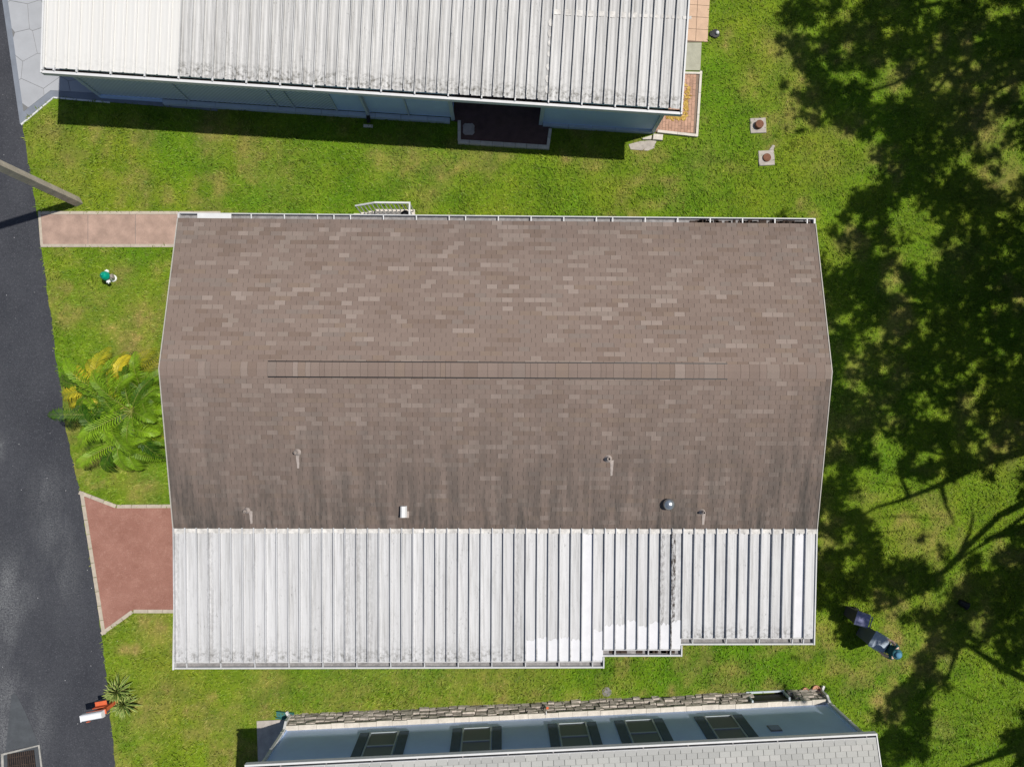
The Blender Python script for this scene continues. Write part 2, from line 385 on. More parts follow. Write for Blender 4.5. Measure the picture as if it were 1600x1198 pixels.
def lawn_fields(x, y):
    x = np.asarray(x, float); y = np.asarray(y, float)
    jx = x+.5*(vnoise(x, y, .35, 1)-.5); jy = y+.5*(vnoise(x, y, .35, 2)-.5)
    dry = .55*np.clip((vnoise(x, y, 1.3, 3)*.6+vnoise(x, y, .4, 4)*.4-.54)/.2, 0, 1)
    for cx, cy, r, k in DRYW:
        dry = np.maximum(dry, k*np.exp(-((jx-cx)**2+(jy-cy)**2)/(r*r)*1.3))
    dry = np.clip(dry*(.35+1.1*vnoise(x, y, .18, 5)), 0, 1)
    lush = .25+.55*vnoise(x, y, 2.1, 6)+.35*(vnoise(x, y, .5, 7)-.5)
    for cx, cy, r, k in LUSHW:
        lush = lush+k*.6*np.exp(-((jx-cx)**2+(jy-cy)**2)/(r*r))
    return dry*.85, np.clip(lush, 0, 1)
gx = np.concatenate([[-150, -90, -50, -30], np.arange(-20, 20.01, .16), [30, 50, 90, 150]])
gy = np.concatenate([[-150, -90, -50, -30], np.arange(-15.5, 15.61, .16), [30, 50, 90, 150]])
X, Y = np.meshgrid(gx, gy); nx, ny = len(gx), len(gy)
me = bpy.data.meshes.new('lawn')
vv = np.stack([X.ravel(), Y.ravel(), np.zeros(X.size)], 1)
ii = np.arange(nx*ny).reshape(ny, nx); ff = np.stack([ii[:-1, :-1], ii[:-1, 1:], ii[1:, 1:], ii[1:, :-1]], -1).reshape(-1, 4)
me.from_pydata(vv.tolist(), [], ff.tolist()); me.materials.append(M_GRASS)
dv, lv = lawn_fields(X.ravel(), Y.ravel())
for nm, d in (('dry', dv), ('lush', lv)):
    me.attributes.new(nm, 'FLOAT', 'POINT').data.foreach_set('value', d.astype(np.float32))
me.update(); lawn = link('lawn', me, kind='structure')

# road: a strip along its uneven edge, with worn patches carried as an attribute
edge = [P2(a, b) for a, b in ROAD_EDGE]
ys = np.concatenate([[90, 50, 25], np.arange(15, -16.01, -.15), [-25, -50, -90]])
ex = np.interp(-ys, [-p[1] for p in edge], [p[0] for p in edge])
fine = (np.abs(ys) < 16)
ex = ex+np.where(fine, .05*(vnoise(ys, ys*0, .3, 20)-.5)+.05*(vnoise(ys, ys*0, .12, 21)-.5), 0)
ks = np.concatenate([[0, .1, .25], np.arange(.4, 4.5, .2), [6, 9, 14]])
WEAR = [(15, 960, 16, 90, 1.3), (20, 1078, 14, 22, 2.6), (85, 830, 26, 70, .7), (30, 925, 30, 40, .8), (60, 1130, 16, 50, .9), (105, 900, 20, 60, .4), (75, 760, 30, 30, .4), (3, 700, 6, 20, .8), (8, 1150, 10, 60, 1.2)]
WW = [(*P2(a, b), r/47.8, s/47.8, k) for a, b, r, s, k in WEAR]
mb = MB(); wear = []
for j in range(len(ys)):
    for k in ks:
        x, y = ex[j]-k, ys[j]; mb.v.append((x, y, .006))
        wv = .16
        for cx, cy, rx, ry, q in WW: wv += q*math.exp(-((x-cx)/rx)**2-((y-cy)/ry)**2)
        wear.append(min(wv, 1.4))
nk = len(ks)
for j in range(len(ys)-1):
    for k in range(nk-1):
        a = j*nk+k; mb.f.append((a, a+1, a+nk+1, a+nk))
me = mb.mesh('road', M_ASPH); me.attributes.new('wear', 'FLOAT', 'POINT').data.foreach_set('value', np.array(wear, dtype=np.float32))
road = link('road', me, kind='structure')

# ------------------------------------------------------------------ pavings
def edging(name, parent, pts, width, z0, z1, mat, seg=.46, gap=.012, inner=1):
    """a row of edging blocks along a pixel line, each block an object"""
    w = [Vector(P2(*p)) for p in pts]
    for a, b in zip(w[:-1], w[1:]):
        d = b-a; L = d.length; d.normalize(); n = Vector((-d.y, d.x))*inner
        k = max(1, round(L/seg))
        for i in range(k):
            s0 = a+d*(L*i/k+gap/2); s1 = a+d*(L*(i+1)/k-gap/2)
            q = MB(); j = random.uniform(-.003, .003); q.prism([s0, s1, s1+n*width, s0+n*width], z0, z1+j, bevel=.006)
            q.build(name, mat, parent)

drive = thing('driveway', P(200, 870), 'red painted driveway with cream block edging beside the road', 'driveway')
mb = MB(); mb.prism([P2(131, 775), P2(182, 793), P2(345, 792), P2(345, 953), P2(208, 953), P2(165, 983)], -.02, .03); mb.build('paving', M_RED, drive)
edging('edging_block', drive, [(125, 766), (183, 788), (345, 787)], .115, -.02, .042, M_CREAM, inner=-1)
edging('edging_block', drive, [(345, 957), (209, 957), (160.5, 992)], .115, -.02, .042, M_CREAM, inner=-1)
edging('edging_block', drive, [(160.5, 991), (125.5, 768)], .115, -.02, .044, M_CREAM, inner=-1)

walk = thing('walkway', P(160, 358), 'pink concrete walkway with pale border beside the pole', 'walkway')
xs = [66.5, 138, 212, 287, 345]
mb = MB(); mb.prism([P2(62, 333), P2(345, 333), P2(345, 384), P2(67, 384)], -.02, .018); mb.build('bed', M_JOINT, walk)
for i, (a, b) in enumerate(zip(xs[:-1], xs[1:])):
    s = 4 if i == 0 else 0
    mb = MB(); mb.prism([P2(a+.35-s*.4, 335.5), P2(b-.35, 335.5), P2(b-.35, 382), P2(a+.35, 382)], -.02, .03, bevel=.004); mb.build('slab', M_PINK, walk)
edging('border_strip', walk, [(60, 330.5), (345, 330.5)], .10, -.02, .034, M_CREAM, 1.55, .01, -1)
edging('border_strip', walk, [(345, 386.5), (64, 386.5)], .10, -.02, .034, M_CREAM, 1.55, .01, -1)
edging('border_strip', walk, [(64, 384), (60.3, 333)], .085, -.02, .033, M_CREAM, 1.5, .01, -1)

# grey flagstone drive: Voronoi stones, each cut to its own outline
def clip(poly, p, n):
    out = []; m = len(poly)
    for i in range(m):
        a, b = poly[i], poly[(i+1) % m]; da = (a[0]-p[0])*n[0]+(a[1]-p[1])*n[1]; db = (b[0]-p[0])*n[0]+(b[1]-p[1])*n[1]
        if da <= 0: out.append(a)
        if (da < 0 < db) or (db < 0 < da):
            t = da/(da-db); out.append((a[0]+(b[0]-a[0])*t, a[1]+(b[1]-a[1])*t))
    return out
fd = thing('flagstone_driveway', P(70, 80), 'pale grey flagstone driveway with blue grey border at the top left corner', 'driveway')
outer = [P2(*p) for p in [(4, 0), (32, 195), (84, 152.5), (172, 160), (340, 174), (340, -120), (-14, -120)]]
inner = [P2(*p) for p in [(13, 0), (37.5, 175), (80, 142), (172, 143), (340, 156), (340, -120), (-5, -120)]]
mb = MB(); mb.prism(outer, -.02, .022); mb.build('border', M_SLATEB, fd)
mb = MB(); mb.prism(inner, -.01, .027); mb.build('joint_bed', M_JOINT, fd)
mb = MB(); a, b, c = P2(33, 194), P2(84, 152), P2(172, 159.5); dd = .03
for p, q in ((a, b), (b, c)):
    mb.prism([p, q, (q[0]+.0, q[1]-.05), (p[0]+.03, p[1]-.05)], -.02, .028)
mb.build('white_edge', M_WHITE2, fd)
seeds = []
for i in range(-1, 8):
    for j in range(-4, 6):
        a = P2(20+i*44+(j % 2)*20+random.uniform(-17, 17), 20+j*40+random.uniform(-15, 15)); seeds.append(a)
for s in seeds:
    poly = inner[:]
    # the inner outline is cut cell by cell (convex enough at this corner)
    cell = [(s[0]-2, s[1]-2), (s[0]+2, s[1]-2), (s[0]+2, s[1]+2), (s[0]-2, s[1]+2)]
    for o in seeds:
        if o is s: continue
        dx, dy = o[0]-s[0], o[1]-s[1]; L = math.hypot(dx, dy)
        if L > 4: continue
        m = ((s[0]+o[0])/2-dx/L*.007, (s[1]+o[1])/2-dy/L*.007); cell = clip(cell, m, (dx, dy))
        if len(cell) < 3: break
    if len(cell) < 3: continue
    p, q = P2(13, 0), P2(37.5, 175); n = (q[1]-p[1], -(q[0]-p[0])); n = n if n[0] < 0 else (-n[0], -n[1]); cell = clip(cell, p, n)
    kx = P2(80, 142); pieces = []
    for side in (1, -1):
        c2 = clip(cell, kx, (side, 0)) if len(cell) > 2 else []
        a_, b_ = (P2(37.5, 175), P2(80, 142)) if side == 1 else (P2(80, 142), P2(340, 156))
        n = (b_[1]-a_[1], -(b_[0]-a_[0])); n = n if n[1] < 0 else (-n[0], -n[1])
        if len(c2) > 2: c2 = clip(c2, a_, n)
        if len(c2) > 2: pieces.append(c2)
    ar = sum(abs(sum(c2[k][0]*c2[(k+1) % len(c2)][1]-c2[(k+1) % len(c2)][0]*c2[k][1] for k in range(len(c2))))/2 for c2 in pieces)
    if ar < .03: continue
    mb = MB()
    for c2 in pieces: mb.prism(c2, -.01, .033, bevel=.004 if len(pieces) == 1 else 0)
    mb.build('flagstone', M_SLATEC, fd)

# patio at the end of the northern house
pat = thing('tile_patio', P(1092, 30), 'tan square tile patio at the top beside the striped roof', 'patio')
mb = MB(); mb.prism([P2(1030, -60), P2(1109, -60), P2(1105.5, 66.5), P2(1030, 66.5)], -.02, .025); mb.build('grout_bed', M_GROUT, pat)
fr = NORTH; uR, vB = fr.uv(1105.5, 66, .03)
for i in range(4):
    for j in range(7):
        s = .405; mb = MB(); mb.box(uR-(i+1)*s+.012, uR-i*s-.004, vB+j*s+.008, vB+(j+1)*s-.006, -.01, .035, fr); mb.build('tile', M_TILE, pat)
slab = MB(); slab.prism([P2(1040, 67), P2(1096, 67.5), P2(1094, 111), P2(1040, 110)], -.02, .03, bevel=.008)
tag(slab.build('concrete_slab', M_SLABG), 'plain grey green concrete slab between tan tiles and brick strip', 'slab')
bp = thing('brick_patio', P(1070, 165), 'pinkish brick paver landing with white edging below grey slab', 'patio')
mb = MB(); mb.prism([P2(1000, 113), P2(1095, 114), P2(1088, 213), P2(1000, 205)], -.02, .06); mb.build('bed', M_GROUT, bp)
u1, v1 = fr.uv(1086, 211, .06); u0, v0 = fr.uv(1010, 120, .06); vt = fr.uv(1090, 117, .06)[1]
uu = u1-.06; k = 0
while uu > u0-.3:
    vv_ = v1+.06+(k % 2)*-.10
    while vv_ < vt:
        a = max(vv_, v1+.05); b = min(vv_+.205, vt)
        if b-a > .04:
            mb = MB(); mb.box(uu-.10, uu-.006, a+.004, b-.004, 0, .068+random.uniform(-.003, .003), fr); mb.build('brick', M_PATIO, bp)
        vv_ += .205
    uu -= .104; k += 1
edging('edge_strip', bp, [(1096, 113), (1089.5, 215)], .075, -.02, .10, M_CREAMW, .8, .008, -1)
edging('edge_strip', bp, [(1089, 215.5), (1026, 208.5)], .085, -.02, .10, M_CREAMW, .8, .008, -1)
edging('edge_strip', bp, [(1066, 114.5), (1096, 115)], .07, -.02, .11, M_CREAMW, .8, .008, -1)
mb = MB(); mb.prism([P2(982, 226), P2(1000, 221), P2(1026, 219), P2(1022, 232), P2(1012, 236), P2(985, 234)], -.01, .02, bevel=.006)
tag(mb.build('rubble_pad', M_CONC), 'small pale broken concrete pad at the house corner', 'pad')
ob = thing('offcut_block', P(1028, 216), 'two white concrete offcuts lying at house corner', 'block')
mb = MB(); mb.prism([P2(1020, 211), P2(1035, 212), P2(1034, 221), P2(1019, 219.5)], 0, .11, bevel=.01); mb.build('block', M_CREAMW, ob)
mb = MB(); mb.prism([P2(1003, 217), P2(1018, 212.5), P2(1017, 219), P2(1004, 219)], 0, .07, bevel=.01); mb.build('wedge', M_CREAMW, ob)

# ------------------------------------------------------------------ shingles
def shingle_field(root, fr, u0, u1, v_top, z_top, v_bot, z_bot, rows, mat, under, pick, tabw, indiv, side_top, stainf, parent):
    """rows of three-tab shingles on one slope; tabs listed in indiv rows become objects, the rest one mesh"""
    mb = MB(); stain = []; objs = 0
    dv = (v_bot-v_top)/rows; dz = (z_bot-z_top)/rows
    L = math.hypot(dv, dz); nv, nz = (-dz/L*(1 if dv > 0 else -1)*1, abs(dv)/L)
    # normal of the slope in (v, z)
    nv = -(dz)*(1 if dv > 0 else -1)/L*1.0
    def pt(u, s, n): return fr.w(u, v_top+dv*s+nv*n, z_top+dz*s+nz*n)
    b = MB(); b.face([pt(u0, 0, 0), pt(u1, 0, 0), pt(u1, rows, 0), pt(u0, rows, 0)] if dv < 0 else [pt(u0, rows, 0), pt(u1, rows, 0), pt(u1, 0, 0), pt(u0, 0, 0)])
    b.build('underlay', under, parent)
    cache = {}
    for r in range(rows):
        off = ((r*0.5) % 1.0)*tabw+random.uniform(-.012, .012)-(r % 6 == 5)*.03
        u = u0-off; run = 0; idx = 0
        while u < u1:
            if run <= 0:
                idx, run = pick(r)
            run -= 1
            a, c = max(u, u0), min(u+tabw, u1); full = (u >= u0 and u+tabw <= u1); u += tabw
            if c-a < .03: continue
            col, key = idx
            g = .0042
            if full and indiv > objs and r < 12:
                if key not in cache:
                    q = MB(); w = tabw-2*g
                    tp = lambda x, s, n: (x, dv*s+nv*n, dz*s+nz*n)
                    A = [tp(0, -.06, .003), tp(w, -.06, .003), tp(w, .985, .010), tp(0, .985, .010)]
                    B = [tp(0, -.06, -.004), tp(w, -.06, -.004), tp(w, .985, -.004), tp(0, .985, -.004)]
                    if dv < 0: A = A[::-1]; B = B[::-1]
                    q.face(A[::1] if dv > 0 else A, col)
                    for i in range(4): q.face([A[i], A[(i+1) % 4], B[(i+1) % 4], B[i]], col)
                    m_ = q.mesh('shingle', mat, colattr=True); sv = stainf((r+.5)/rows)
                    m_.attributes.new('stain', 'FLOAT', 'FACE').data.foreach_set('value', np.full(len(q.f), sv, np.float32)); cache[key] = m_
                p0 = fr.w(a+g, v_top+dv*r, z_top+dz*r)
                link('shingle', cache[key], parent, Matrix.Translation(p0) @ Matrix.Rotation(fr.a, 4, 'Z')); objs += 1
                continue
            A = [pt(a+g, r-.06, .003), pt(c-g, r-.06, .003), pt(c-g, r+.985, .010), pt(a+g, r+.985, .010)]
            B = [pt(a+g, r-.06, -.004), pt(c-g, r-.06, -.004), pt(c-g, r+.985, -.004), pt(a+g, r+.985, -.004)]
            if dv < 0: A = A[::-1]; B = B[::-1]
            mb.face(A, col)
            for i in range(4): mb.face([A[i], A[(i+1) % 4], B[(i+1) % 4], B[i]], col)
            sv = min(1, stainf((r+.5)/rows)+.45*math.exp(-(u1-c)/.9)*(dv < 0 or 1)*(.4 if dv > 0 else 1)+.25*math.exp(-(a-u0)/.5)*(dv < 0)); stain += [sv]*5
    if mb.f:
        m_ = mb.mesh('shingle_courses', mat, colattr=True)
        m_.attributes.new('stain', 'FLOAT', 'FACE').data.foreach_set('value', np.array(stain, np.float32))
        link('shingle_courses', m_, parent, kind='stuff')
    return objs

BROWNS = [((.208, .158, .133), 40), ((.226, .173, .146), 24), ((.190, .142, .119), 22), ((.172, .124, .098), 10), ((.275, .222, .191), 10), ((.315, .258, .225), 5), ((.250, .204, .174), 10), ((.218, .162, .124), 8), ((.204, .168, .146), 8)]
GREYS = [((.37, .37, .355), 10), ((.40, .40, .38), 10), ((.35, .35, .335), 8), ((.42, .415, .395), 5)]
def picker(table, runs, calm=1.0):
    cols = [c for c, _ in table]; ws = [w for _, w in table]
    m = cols[0]
    def f(r):
        i = random.choices(range(len(cols)), ws)[0]; c = cols[i]
        c = tuple(m[k]+(c[k]-m[k])*calm for k in range(3))
        return (c, (round(calm, 2), i)), random.choice(runs)
    return f

# ------------------------------------------------------------------ the brown-roofed house
house = thing('brown_roof_house', MAIN.w(0, 0, 0), 'long house with brown shingle roof and white ribbed carport roof', 'house')
mb = MB(); mb.box(-MW/2+.32, MW/2-.32, -MH/2+.45, MH/2-.55, 0, 2.78, MAIN); mb.build('wall', M_BLUE, house)
for s in (-1, 1):   # gable ends
    q = MB(); ug = s*(MW/2-.31)
    a, b, c = MAIN.w(ug, -MH/2+.45, 2.78), MAIN.w(ug, MH/2-.55, 2.78), MAIN.w(ug, 0, 3.68)
    q.face([a, b, c] if s > 0 else [b, a, c]); q.build('gable', M_BLUE, house)
roof = MB()
vn, vsou = MH/2-.15, -MH/2
for va, za in ((vn, ZE), (vsou, ZE)):
    pts = [MAIN.w(-MW/2, va, za-.03), MAIN.w(MW/2, va, za-.03), MAIN.w(MW/2, 0, ZR-.03), MAIN.w(-MW/2, 0, ZR-.03)]
    low = [p-Vector((0, 0, .07)) for p in pts]
    if va > 0: pts = pts[::-1]; low = low[::-1]
    roof.hexa(low, pts)
roof = roof.build('roof', M_UNDER, house)
RVT = .20
zt = lambda v: ZR-(ZR-ZE)*abs(v)/(MH/2)
shingle_field(house, MAIN, -MW/2+.012, MW/2-.012, RVT-.06, ZR-(ZR-ZE)*(RVT-.06)/vn+.004, vn+.012, ZE-.012, 33, M_SHING, M_UNDER, picker(BROWNS, (1, 1, 1, 2, 2), .64), .307, 150, None, lambda s: .04+.30*s**5, roof)
shingle_field(house, MAIN, -MW/2+.012, MW/2-.012, -RVT+.06, ZR-(ZR-ZE)*(RVT-.06)/abs(vsou)+.004, vsou-.004, ZE-.006, 34, M_SHING, M_UNDER, picker(BROWNS, (1, 1, 1, 2), .5), .307, 150, None, lambda s: .18+.82*s**1.5, roof)
# ridge cap pieces, one by one; over the ridge vent they sit higher
ua, ub = MAIN.uv(418, 578, ZR)[0], MAIN.uv(1137, 578, ZR)[0]
u = -MW/2
capc = {}
while u < MW/2:
    mid = ua < u+.05 < ub; w = random.choice([.14, .14, .20, .28, .36, .24])
    w = min(w, MW/2-u, (ua-u) if u < ua-.03 and u+w > ua else 9, (ub-u) if u < ub-.03 and u+w > ub else 9)
    col = random.choices([c for c, _ in BROWNS], [w_ for _, w_ in BROWNS])[0]; col = tuple(BROWNS[0][0][k_]*1.04+(col[k_]-BROWNS[0][0][k_])*.5 for k_ in range(3))
    q = MB(); h0 = .045 if mid else .014; hw = .195; sl_ = .20
    for s in (-1, 1):
        z0 = ZR+h0; z1 = z0-hw*sl_; g = .003
        A = [MAIN.w(u+g, 0, z0), MAIN.w(u+w-g, 0, z0), MAIN.w(u+w-g, s*hw, z1), MAIN.w(u+g, s*hw, z1)]
        B = [p-Vector((0, 0, .022 if mid else .012)) for p in A]
        if s > 0: A = A[::-1]; B = B[::-1]
        q.hexa([B[3], B[2], B[1], B[0]][::-1], A, col)
    m_ = q.mesh('ridge_cap', M_SHING, colattr=True); m_.attributes.new('stain', 'FLOAT', 'FACE').data.foreach_set('value', np.full(len(q.f), .1, np.float32))
    link('ridge_cap', m_, roof); u += w
rv = MB()
for s in (-1, 1):
    v0_, v1_ = sorted((s*.190, s*.226))
    rv.box(ua, ub, v0_, v1_, ZR-.06, ZR-.022, MAIN)
rv.build('ridge_vent', M_BLACK, roof)
for s in (-1, 1):   # drip edge along both rakes
    q = MB()
    for va in (vn, vsou):
        u0_, u1_ = (MW/2-.004, MW/2+.022) if s > 0 else (-MW/2-.022, -MW/2+.004)
        t = [MAIN.w(u0_, va, ZE+.014), MAIN.w(u1_, va, ZE+.014), MAIN.w(u1_, 0, ZR+.016), MAIN.w(u0_, 0, ZR+.016)]
        b = [p-Vector((0, 0, .12)) for p in t]
        if va > 0: t = t[::-1]; b = b[::-1]
        q.hexa(b, t)
    q.build('drip_edge', M_RAKE, roof)
# northern gutter with hangers
gut = MB(); vg0, vg1 = vn+.02, MH/2
gut.box(-MW/2, MW/2, vg0, vg1, ZE-.16, ZE-.14, MAIN)
gutter = gut.build('gutter', M_TROUGH, house)
q = MB(); q.box(-MW/2-.02, MW/2+.02, vg1-.005, vg1+.022, ZE-.16, ZE-.02, MAIN); q.box(-MW/2-.02, MW/2+.02, vg0-.02, vg0+.005, ZE-.16, ZE-.06, MAIN)
q.box(-MW/2-.025, -MW/2+.03, vg0, vg1, ZE-.16, ZE-.025, MAIN); q.box(MW/2-.03, MW/2+.025, vg0, vg1, ZE-.16, ZE-.025, MAIN); q.build('gutter_lip', M_WHITE, gutter)
u = -MW/2+1.1
while u < MW/2-.2:
    q = MB(); q.box(u, u+.03, vg0, vg1, ZE-.05, ZE-.03, MAIN); q.build('gutter_hanger', M_WHITE2, gutter); u += random.choice([.94, .94, .94, .47])
q = MB(); c0, c1 = MAIN.uv(308, 334, ZE)[0], MAIN.uv(361, 334, ZE)[0]; q.box(c0, c1, vg0-.03, vg1+.005, ZE-.03, ZE-.012, MAIN); q.build('gutter_cover', M_WHITE2, gutter)
q = MB(); u = 6.5
for k in range(40):
    uu_ = random.uniform(5.5, MW/2-.1); q.box(uu_, uu_+random.uniform(.05, .25), vg0+.02, vg0+random.uniform(.05, .11), ZE-.14, ZE-.11, MAIN)
q.build('gutter_leaves', M_DEBRIS, gutter, kind='stuff')

# roof vents
def roofz(v): return ZR-(ZR-ZE)*abs(v)/(MH/2)
def vent_pipe(px, py, r, hgt, dark):
    u_, v_ = MAIN.uv(px, py, 3.3); u_, v_ = MAIN.uv(px, py, roofz(v_)); zz = roofz(v_)
    o = thing('vent_pipe', MAIN.w(u_, v_, zz), dark, 'vent')
    q = MB(); q.lathe(MAIN.w(u_, v_, zz-.06), [(r, 0), (r, hgt+.06), (r*.72, hgt+.06), (r*.70, hgt-.02), (.004, hgt-.03)], 12); q.build('pipe', M_LEAD, o)
    q = MB(); q.lathe(MAIN.w(u_, v_, zz-.02), [(r*2.4, 0), (r*2.2, .03), (r*1.3, .09), (r*1.05, .12)], 14); q.build('boot', M_LEAD, o)
    return o
def on_roof(name, u_, v0_, v1_, w0, w1, mat, parent):
    """a washed pale run of metal lying on the lower slope below a pipe"""
    q = MB(); n = 10; L = []; R = []
    for k in range(n+1):
        v = v0_+(v1_-v0_)*k/n; w = w0+(w1-w0)*k/n; j = random.uniform(-.004, .004)
        L.append(MAIN.w(u_-w/2+j, v, roofz(v)+.0165)); R.append(MAIN.w(u_+w/2+j, v, roofz(v)+.0165))
    for k in range(n): q.face([L[k+1], R[k+1], R[k], L[k]])
    q.build(name, mat, parent)
for px, py, r, hg, lab, run in ((465, 706, .045, .22, 'lead roof pipe on left half of brown roof, upper one', 24), (950, 716, .05, .2, 'lead roof pipe on right half of brown roof', 26),
                           (386, 797, .04, .22, 'small lead roof pipe leftmost above the white carport', 22), (1097, 799, .04, .22, 'small lead roof pipe right of the metal dome vent', 22)):
    o = vent_pipe(px, py, r, hg, lab)
    u_, v_ = MAIN.uv(px+3, py, 3.1)
    on_roof('lead_run', u_+.02, v_-.03, v_-run/55, .10, .055, M_LEAD, o)
u_, v_ = MAIN.uv(1044, 787, 3.1); zz = roofz(v_)
o = thing('dome_vent', MAIN.w(u_, v_, zz), 'shiny round metal dome vent on brown roof', 'vent')
q = MB(); q.lathe(MAIN.w(u_, v_, zz-.03), [(.10, 0), (.10, .16), (.085, .16)], 20); q.build('neck', M_GALV, o)
q = MB(); q.lathe(MAIN.w(u_, v_, zz+.10), [(.155, 0), (.165, .03), (.155, .075), (.12, .12), (.07, .15), (.01, .16)], 24); q.build('dome', M_GALV, o, smooth=True)
u_, v_ = MAIN.uv(631, 799, 3.1); zz = roofz(v_)
o = thing('hood_vent', MAIN.w(u_, v_, zz), 'small white half round hood vent near the carport joint', 'vent')
q = MB(); n = 10; pf = [(.075*math.cos(math.pi*k/n)-0, .16*math.sin(math.pi*k/n)) for k in range(n+1)]
prof = [(.08, -.03), (.08, .10), (.04, .17), (-.04, .19), (-.085, .16), (-.085, -.03)]
A = [MAIN.w(u_+a, v_-.155, zz+b) for a, b in prof]; B = [MAIN.w(u_+a, v_+.155, zz+b) for a, b in prof]
q.face(A[::-1] if False else A[::-1]); q.face(B)
for k in range(len(prof)-1): q.face([A[k], B[k], B[k+1], A[k+1]][::-1])
q.build('hood', M_WHITE2, o)
q = MB(); q.box(u_-.12, u_+.13, v_-.19, v_+.19, zz-.06, zz-.0, MAIN); q.build('flange', M_LEAD, o)

# ------------------------------------------------------------------ ribbed pan roofs
def pan_mesh(name, mat, w, L, dz, rib_w=.034, rib_h=.072, sub=6, grime=0.0, rib_side=0, flute=.004):
    """one pan: upstanding rib at its left, a shallow fluted trough; runs from v=0 to v=L (L<0 towards the viewer's bottom)"""
    pf = [(0, -.01), (0, rib_h), (rib_w, rib_h), (rib_w, 0)]
    n = 8
    for k in range(1, n+1):
        x = rib_w+(w-rib_w)*k/n; pf.append((x, flute*(1 if k % 4 in (2, 3) else 0) if k < n else -.01))
    v = []; f = []; end = []; gr = []
    ts = [0, .3, .6, .8, .88, .94, 1.0]
    for t in ts:
        for x, z in pf: v.append((x, L*t, z+dz*t)); end.append((0, 0, 0, .05, .2, .8, 1)[ts.index(t)])
    m = len(pf)
    for i in range(len(ts)-1):
        for k in range(m-1):
            a = i*m+k; q = (a, a+1, a+m+1, a+m); f.append(q if L > 0 else q[::-1]); gr.append(grime if k < 6 else grime*.25)
    # front edge thickness
    a = (len(ts)-1)*m
    me = bpy.data.meshes.new(name); me.from_pydata(v, [], f); me.materials.append(mat)
    me.attributes.new('end', 'FLOAT', 'POINT').data.foreach_set('value', np.array(end, np.float32))
    me.attributes.new('grime', 'FLOAT', 'FACE').data.foreach_set('value', np.array(gr, np.float32)); me.update()
    return me
CZ0, CZ1 = ZE-.05, 2.66
vtop = -MH/2+.02
def caru(px): return MAIN.uv(px, 930, 2.75)[0]
secs = [(273, 948, 1044), (948, 1069, 1025), (1069, 1273, 1007)]
carport = MB(); cols = []
pw = (caru(1273)-caru(273))/57.0
cr = MB(); cr.box(caru(273), caru(1273), -MH/2-.14, -MH/2+.12, ZE-.20, ZE-.10, MAIN)
carport = cr.build('carport_roof', M_WHITE, house)
ustart = caru(273); sec_edges = []
for si, (xa, xb, yb) in enumerate(secs):
    vb = MAIN.uv((xa+xb)/2, yb, CZ1)[1]            # outer lip of the gutter
    i0 = round((caru(xa)-ustart)/pw); i1 = round((caru(xb)-ustart)/pw)
    ve = vb+.20; sec_edges.append((ustart+i0*pw, ustart+i1*pw, vb, ve))
    meshes = {}
    for i in range(i0, i1):
        gk = 1.0 if i == 44 else (.55 if i == 43 else (.22 if i in (0, 3, 15, 16, 17, 30) else 0))
        if gk not in meshes: meshes[gk] = pan_mesh('roof_panel', M_PAN, pw, ve-vtop, CZ1-CZ0, rib_w=.028, rib_h=.095, grime=gk)
        link('roof_panel', meshes[gk], carport, MAIN.M(ustart+i*pw, vtop, CZ0))
    ul, ur = ustart+i0*pw-(.03 if si == 0 else 0), ustart+i1*pw+.012
    q = MB(); q.box(ul, ur, vb+.03, ve+.0, CZ1-.115, CZ1-.095, MAIN); q.build('gutter_trough', M_TROUGH, carport)
    q = MB(); q.box(ul-.012, ur+.012, vb, vb+.045, CZ1-.12, CZ1+.012, MAIN); q.build('gutter_lip', M_WHITE, carport)
    q = MB(); q.box(ul, ur, ve-.035, ve+.012, CZ1-.11, CZ1-.012, MAIN); q.build('gutter_back', M_WHITE, carport)
    for i in range(i0, i1):
        if (i-i0) % 3 == 1 or i == i1-1:
            q = MB(); a = ustart+i*pw
            q.hexa([MAIN.w(a, ve-.02, CZ1-.01), MAIN.w(a+.03, ve-.02, CZ1-.01), MAIN.w(a+.03, vb+.03, CZ1-.04), MAIN.w(a, vb+.03, CZ1-.04)][::-1],
                   [MAIN.w(a, ve-.02, CZ1+.05), MAIN.w(a+.03, ve-.02, CZ1+.05), MAIN.w(a+.03, vb+.03, CZ1+.015), MAIN.w(a, vb+.03, CZ1+.015)][::-1]); q.build('gutter_tie', M_WHITE, carport)
    if si == 1:
        q = MB()
        for k in range(14):
            a = random.uniform(ul+.1, ur-.2); q.box(a, a+random.uniform(.06, .2), vb+.06, ve-.03, CZ1-.094, CZ1-.07, MAIN)
        q.build('gutter_leaves', M_DEBRIS, carport, kind='stuff')
# side fascias of the carport and of the steps in its edge
q = MB(); q.box(ustart-.045, ustart-.003, sec_edges[0][2]+.0, vtop, CZ1-.12, CZ1+.07, MAIN); q.build('fascia', M_WHITE2, carport)
for k, (ua_, ub_, vb, ve) in enumerate(sec_edges):
    nb = sec_edges[k+1][2] if k < 2 else vtop
    q = MB(); t = lambda v: CZ0+(CZ1-CZ0)*(v-vtop)/(ve-vtop)
    q.hexa([MAIN.w(ub_, vb, CZ1-.12), MAIN.w(ub_+.03, vb, CZ1-.12), MAIN.w(ub_+.03, nb, t(nb)-.14), MAIN.w(ub_, nb, t(nb)-.14)], [MAIN.w(ub_, vb, CZ1+.03), MAIN.w(ub_+.03, vb, CZ1+.03), MAIN.w(ub_+.03, nb, t(nb)+.05), MAIN.w(ub_, nb, t(nb)+.05)])
    q.build('fascia', M_WHITE2, carport)
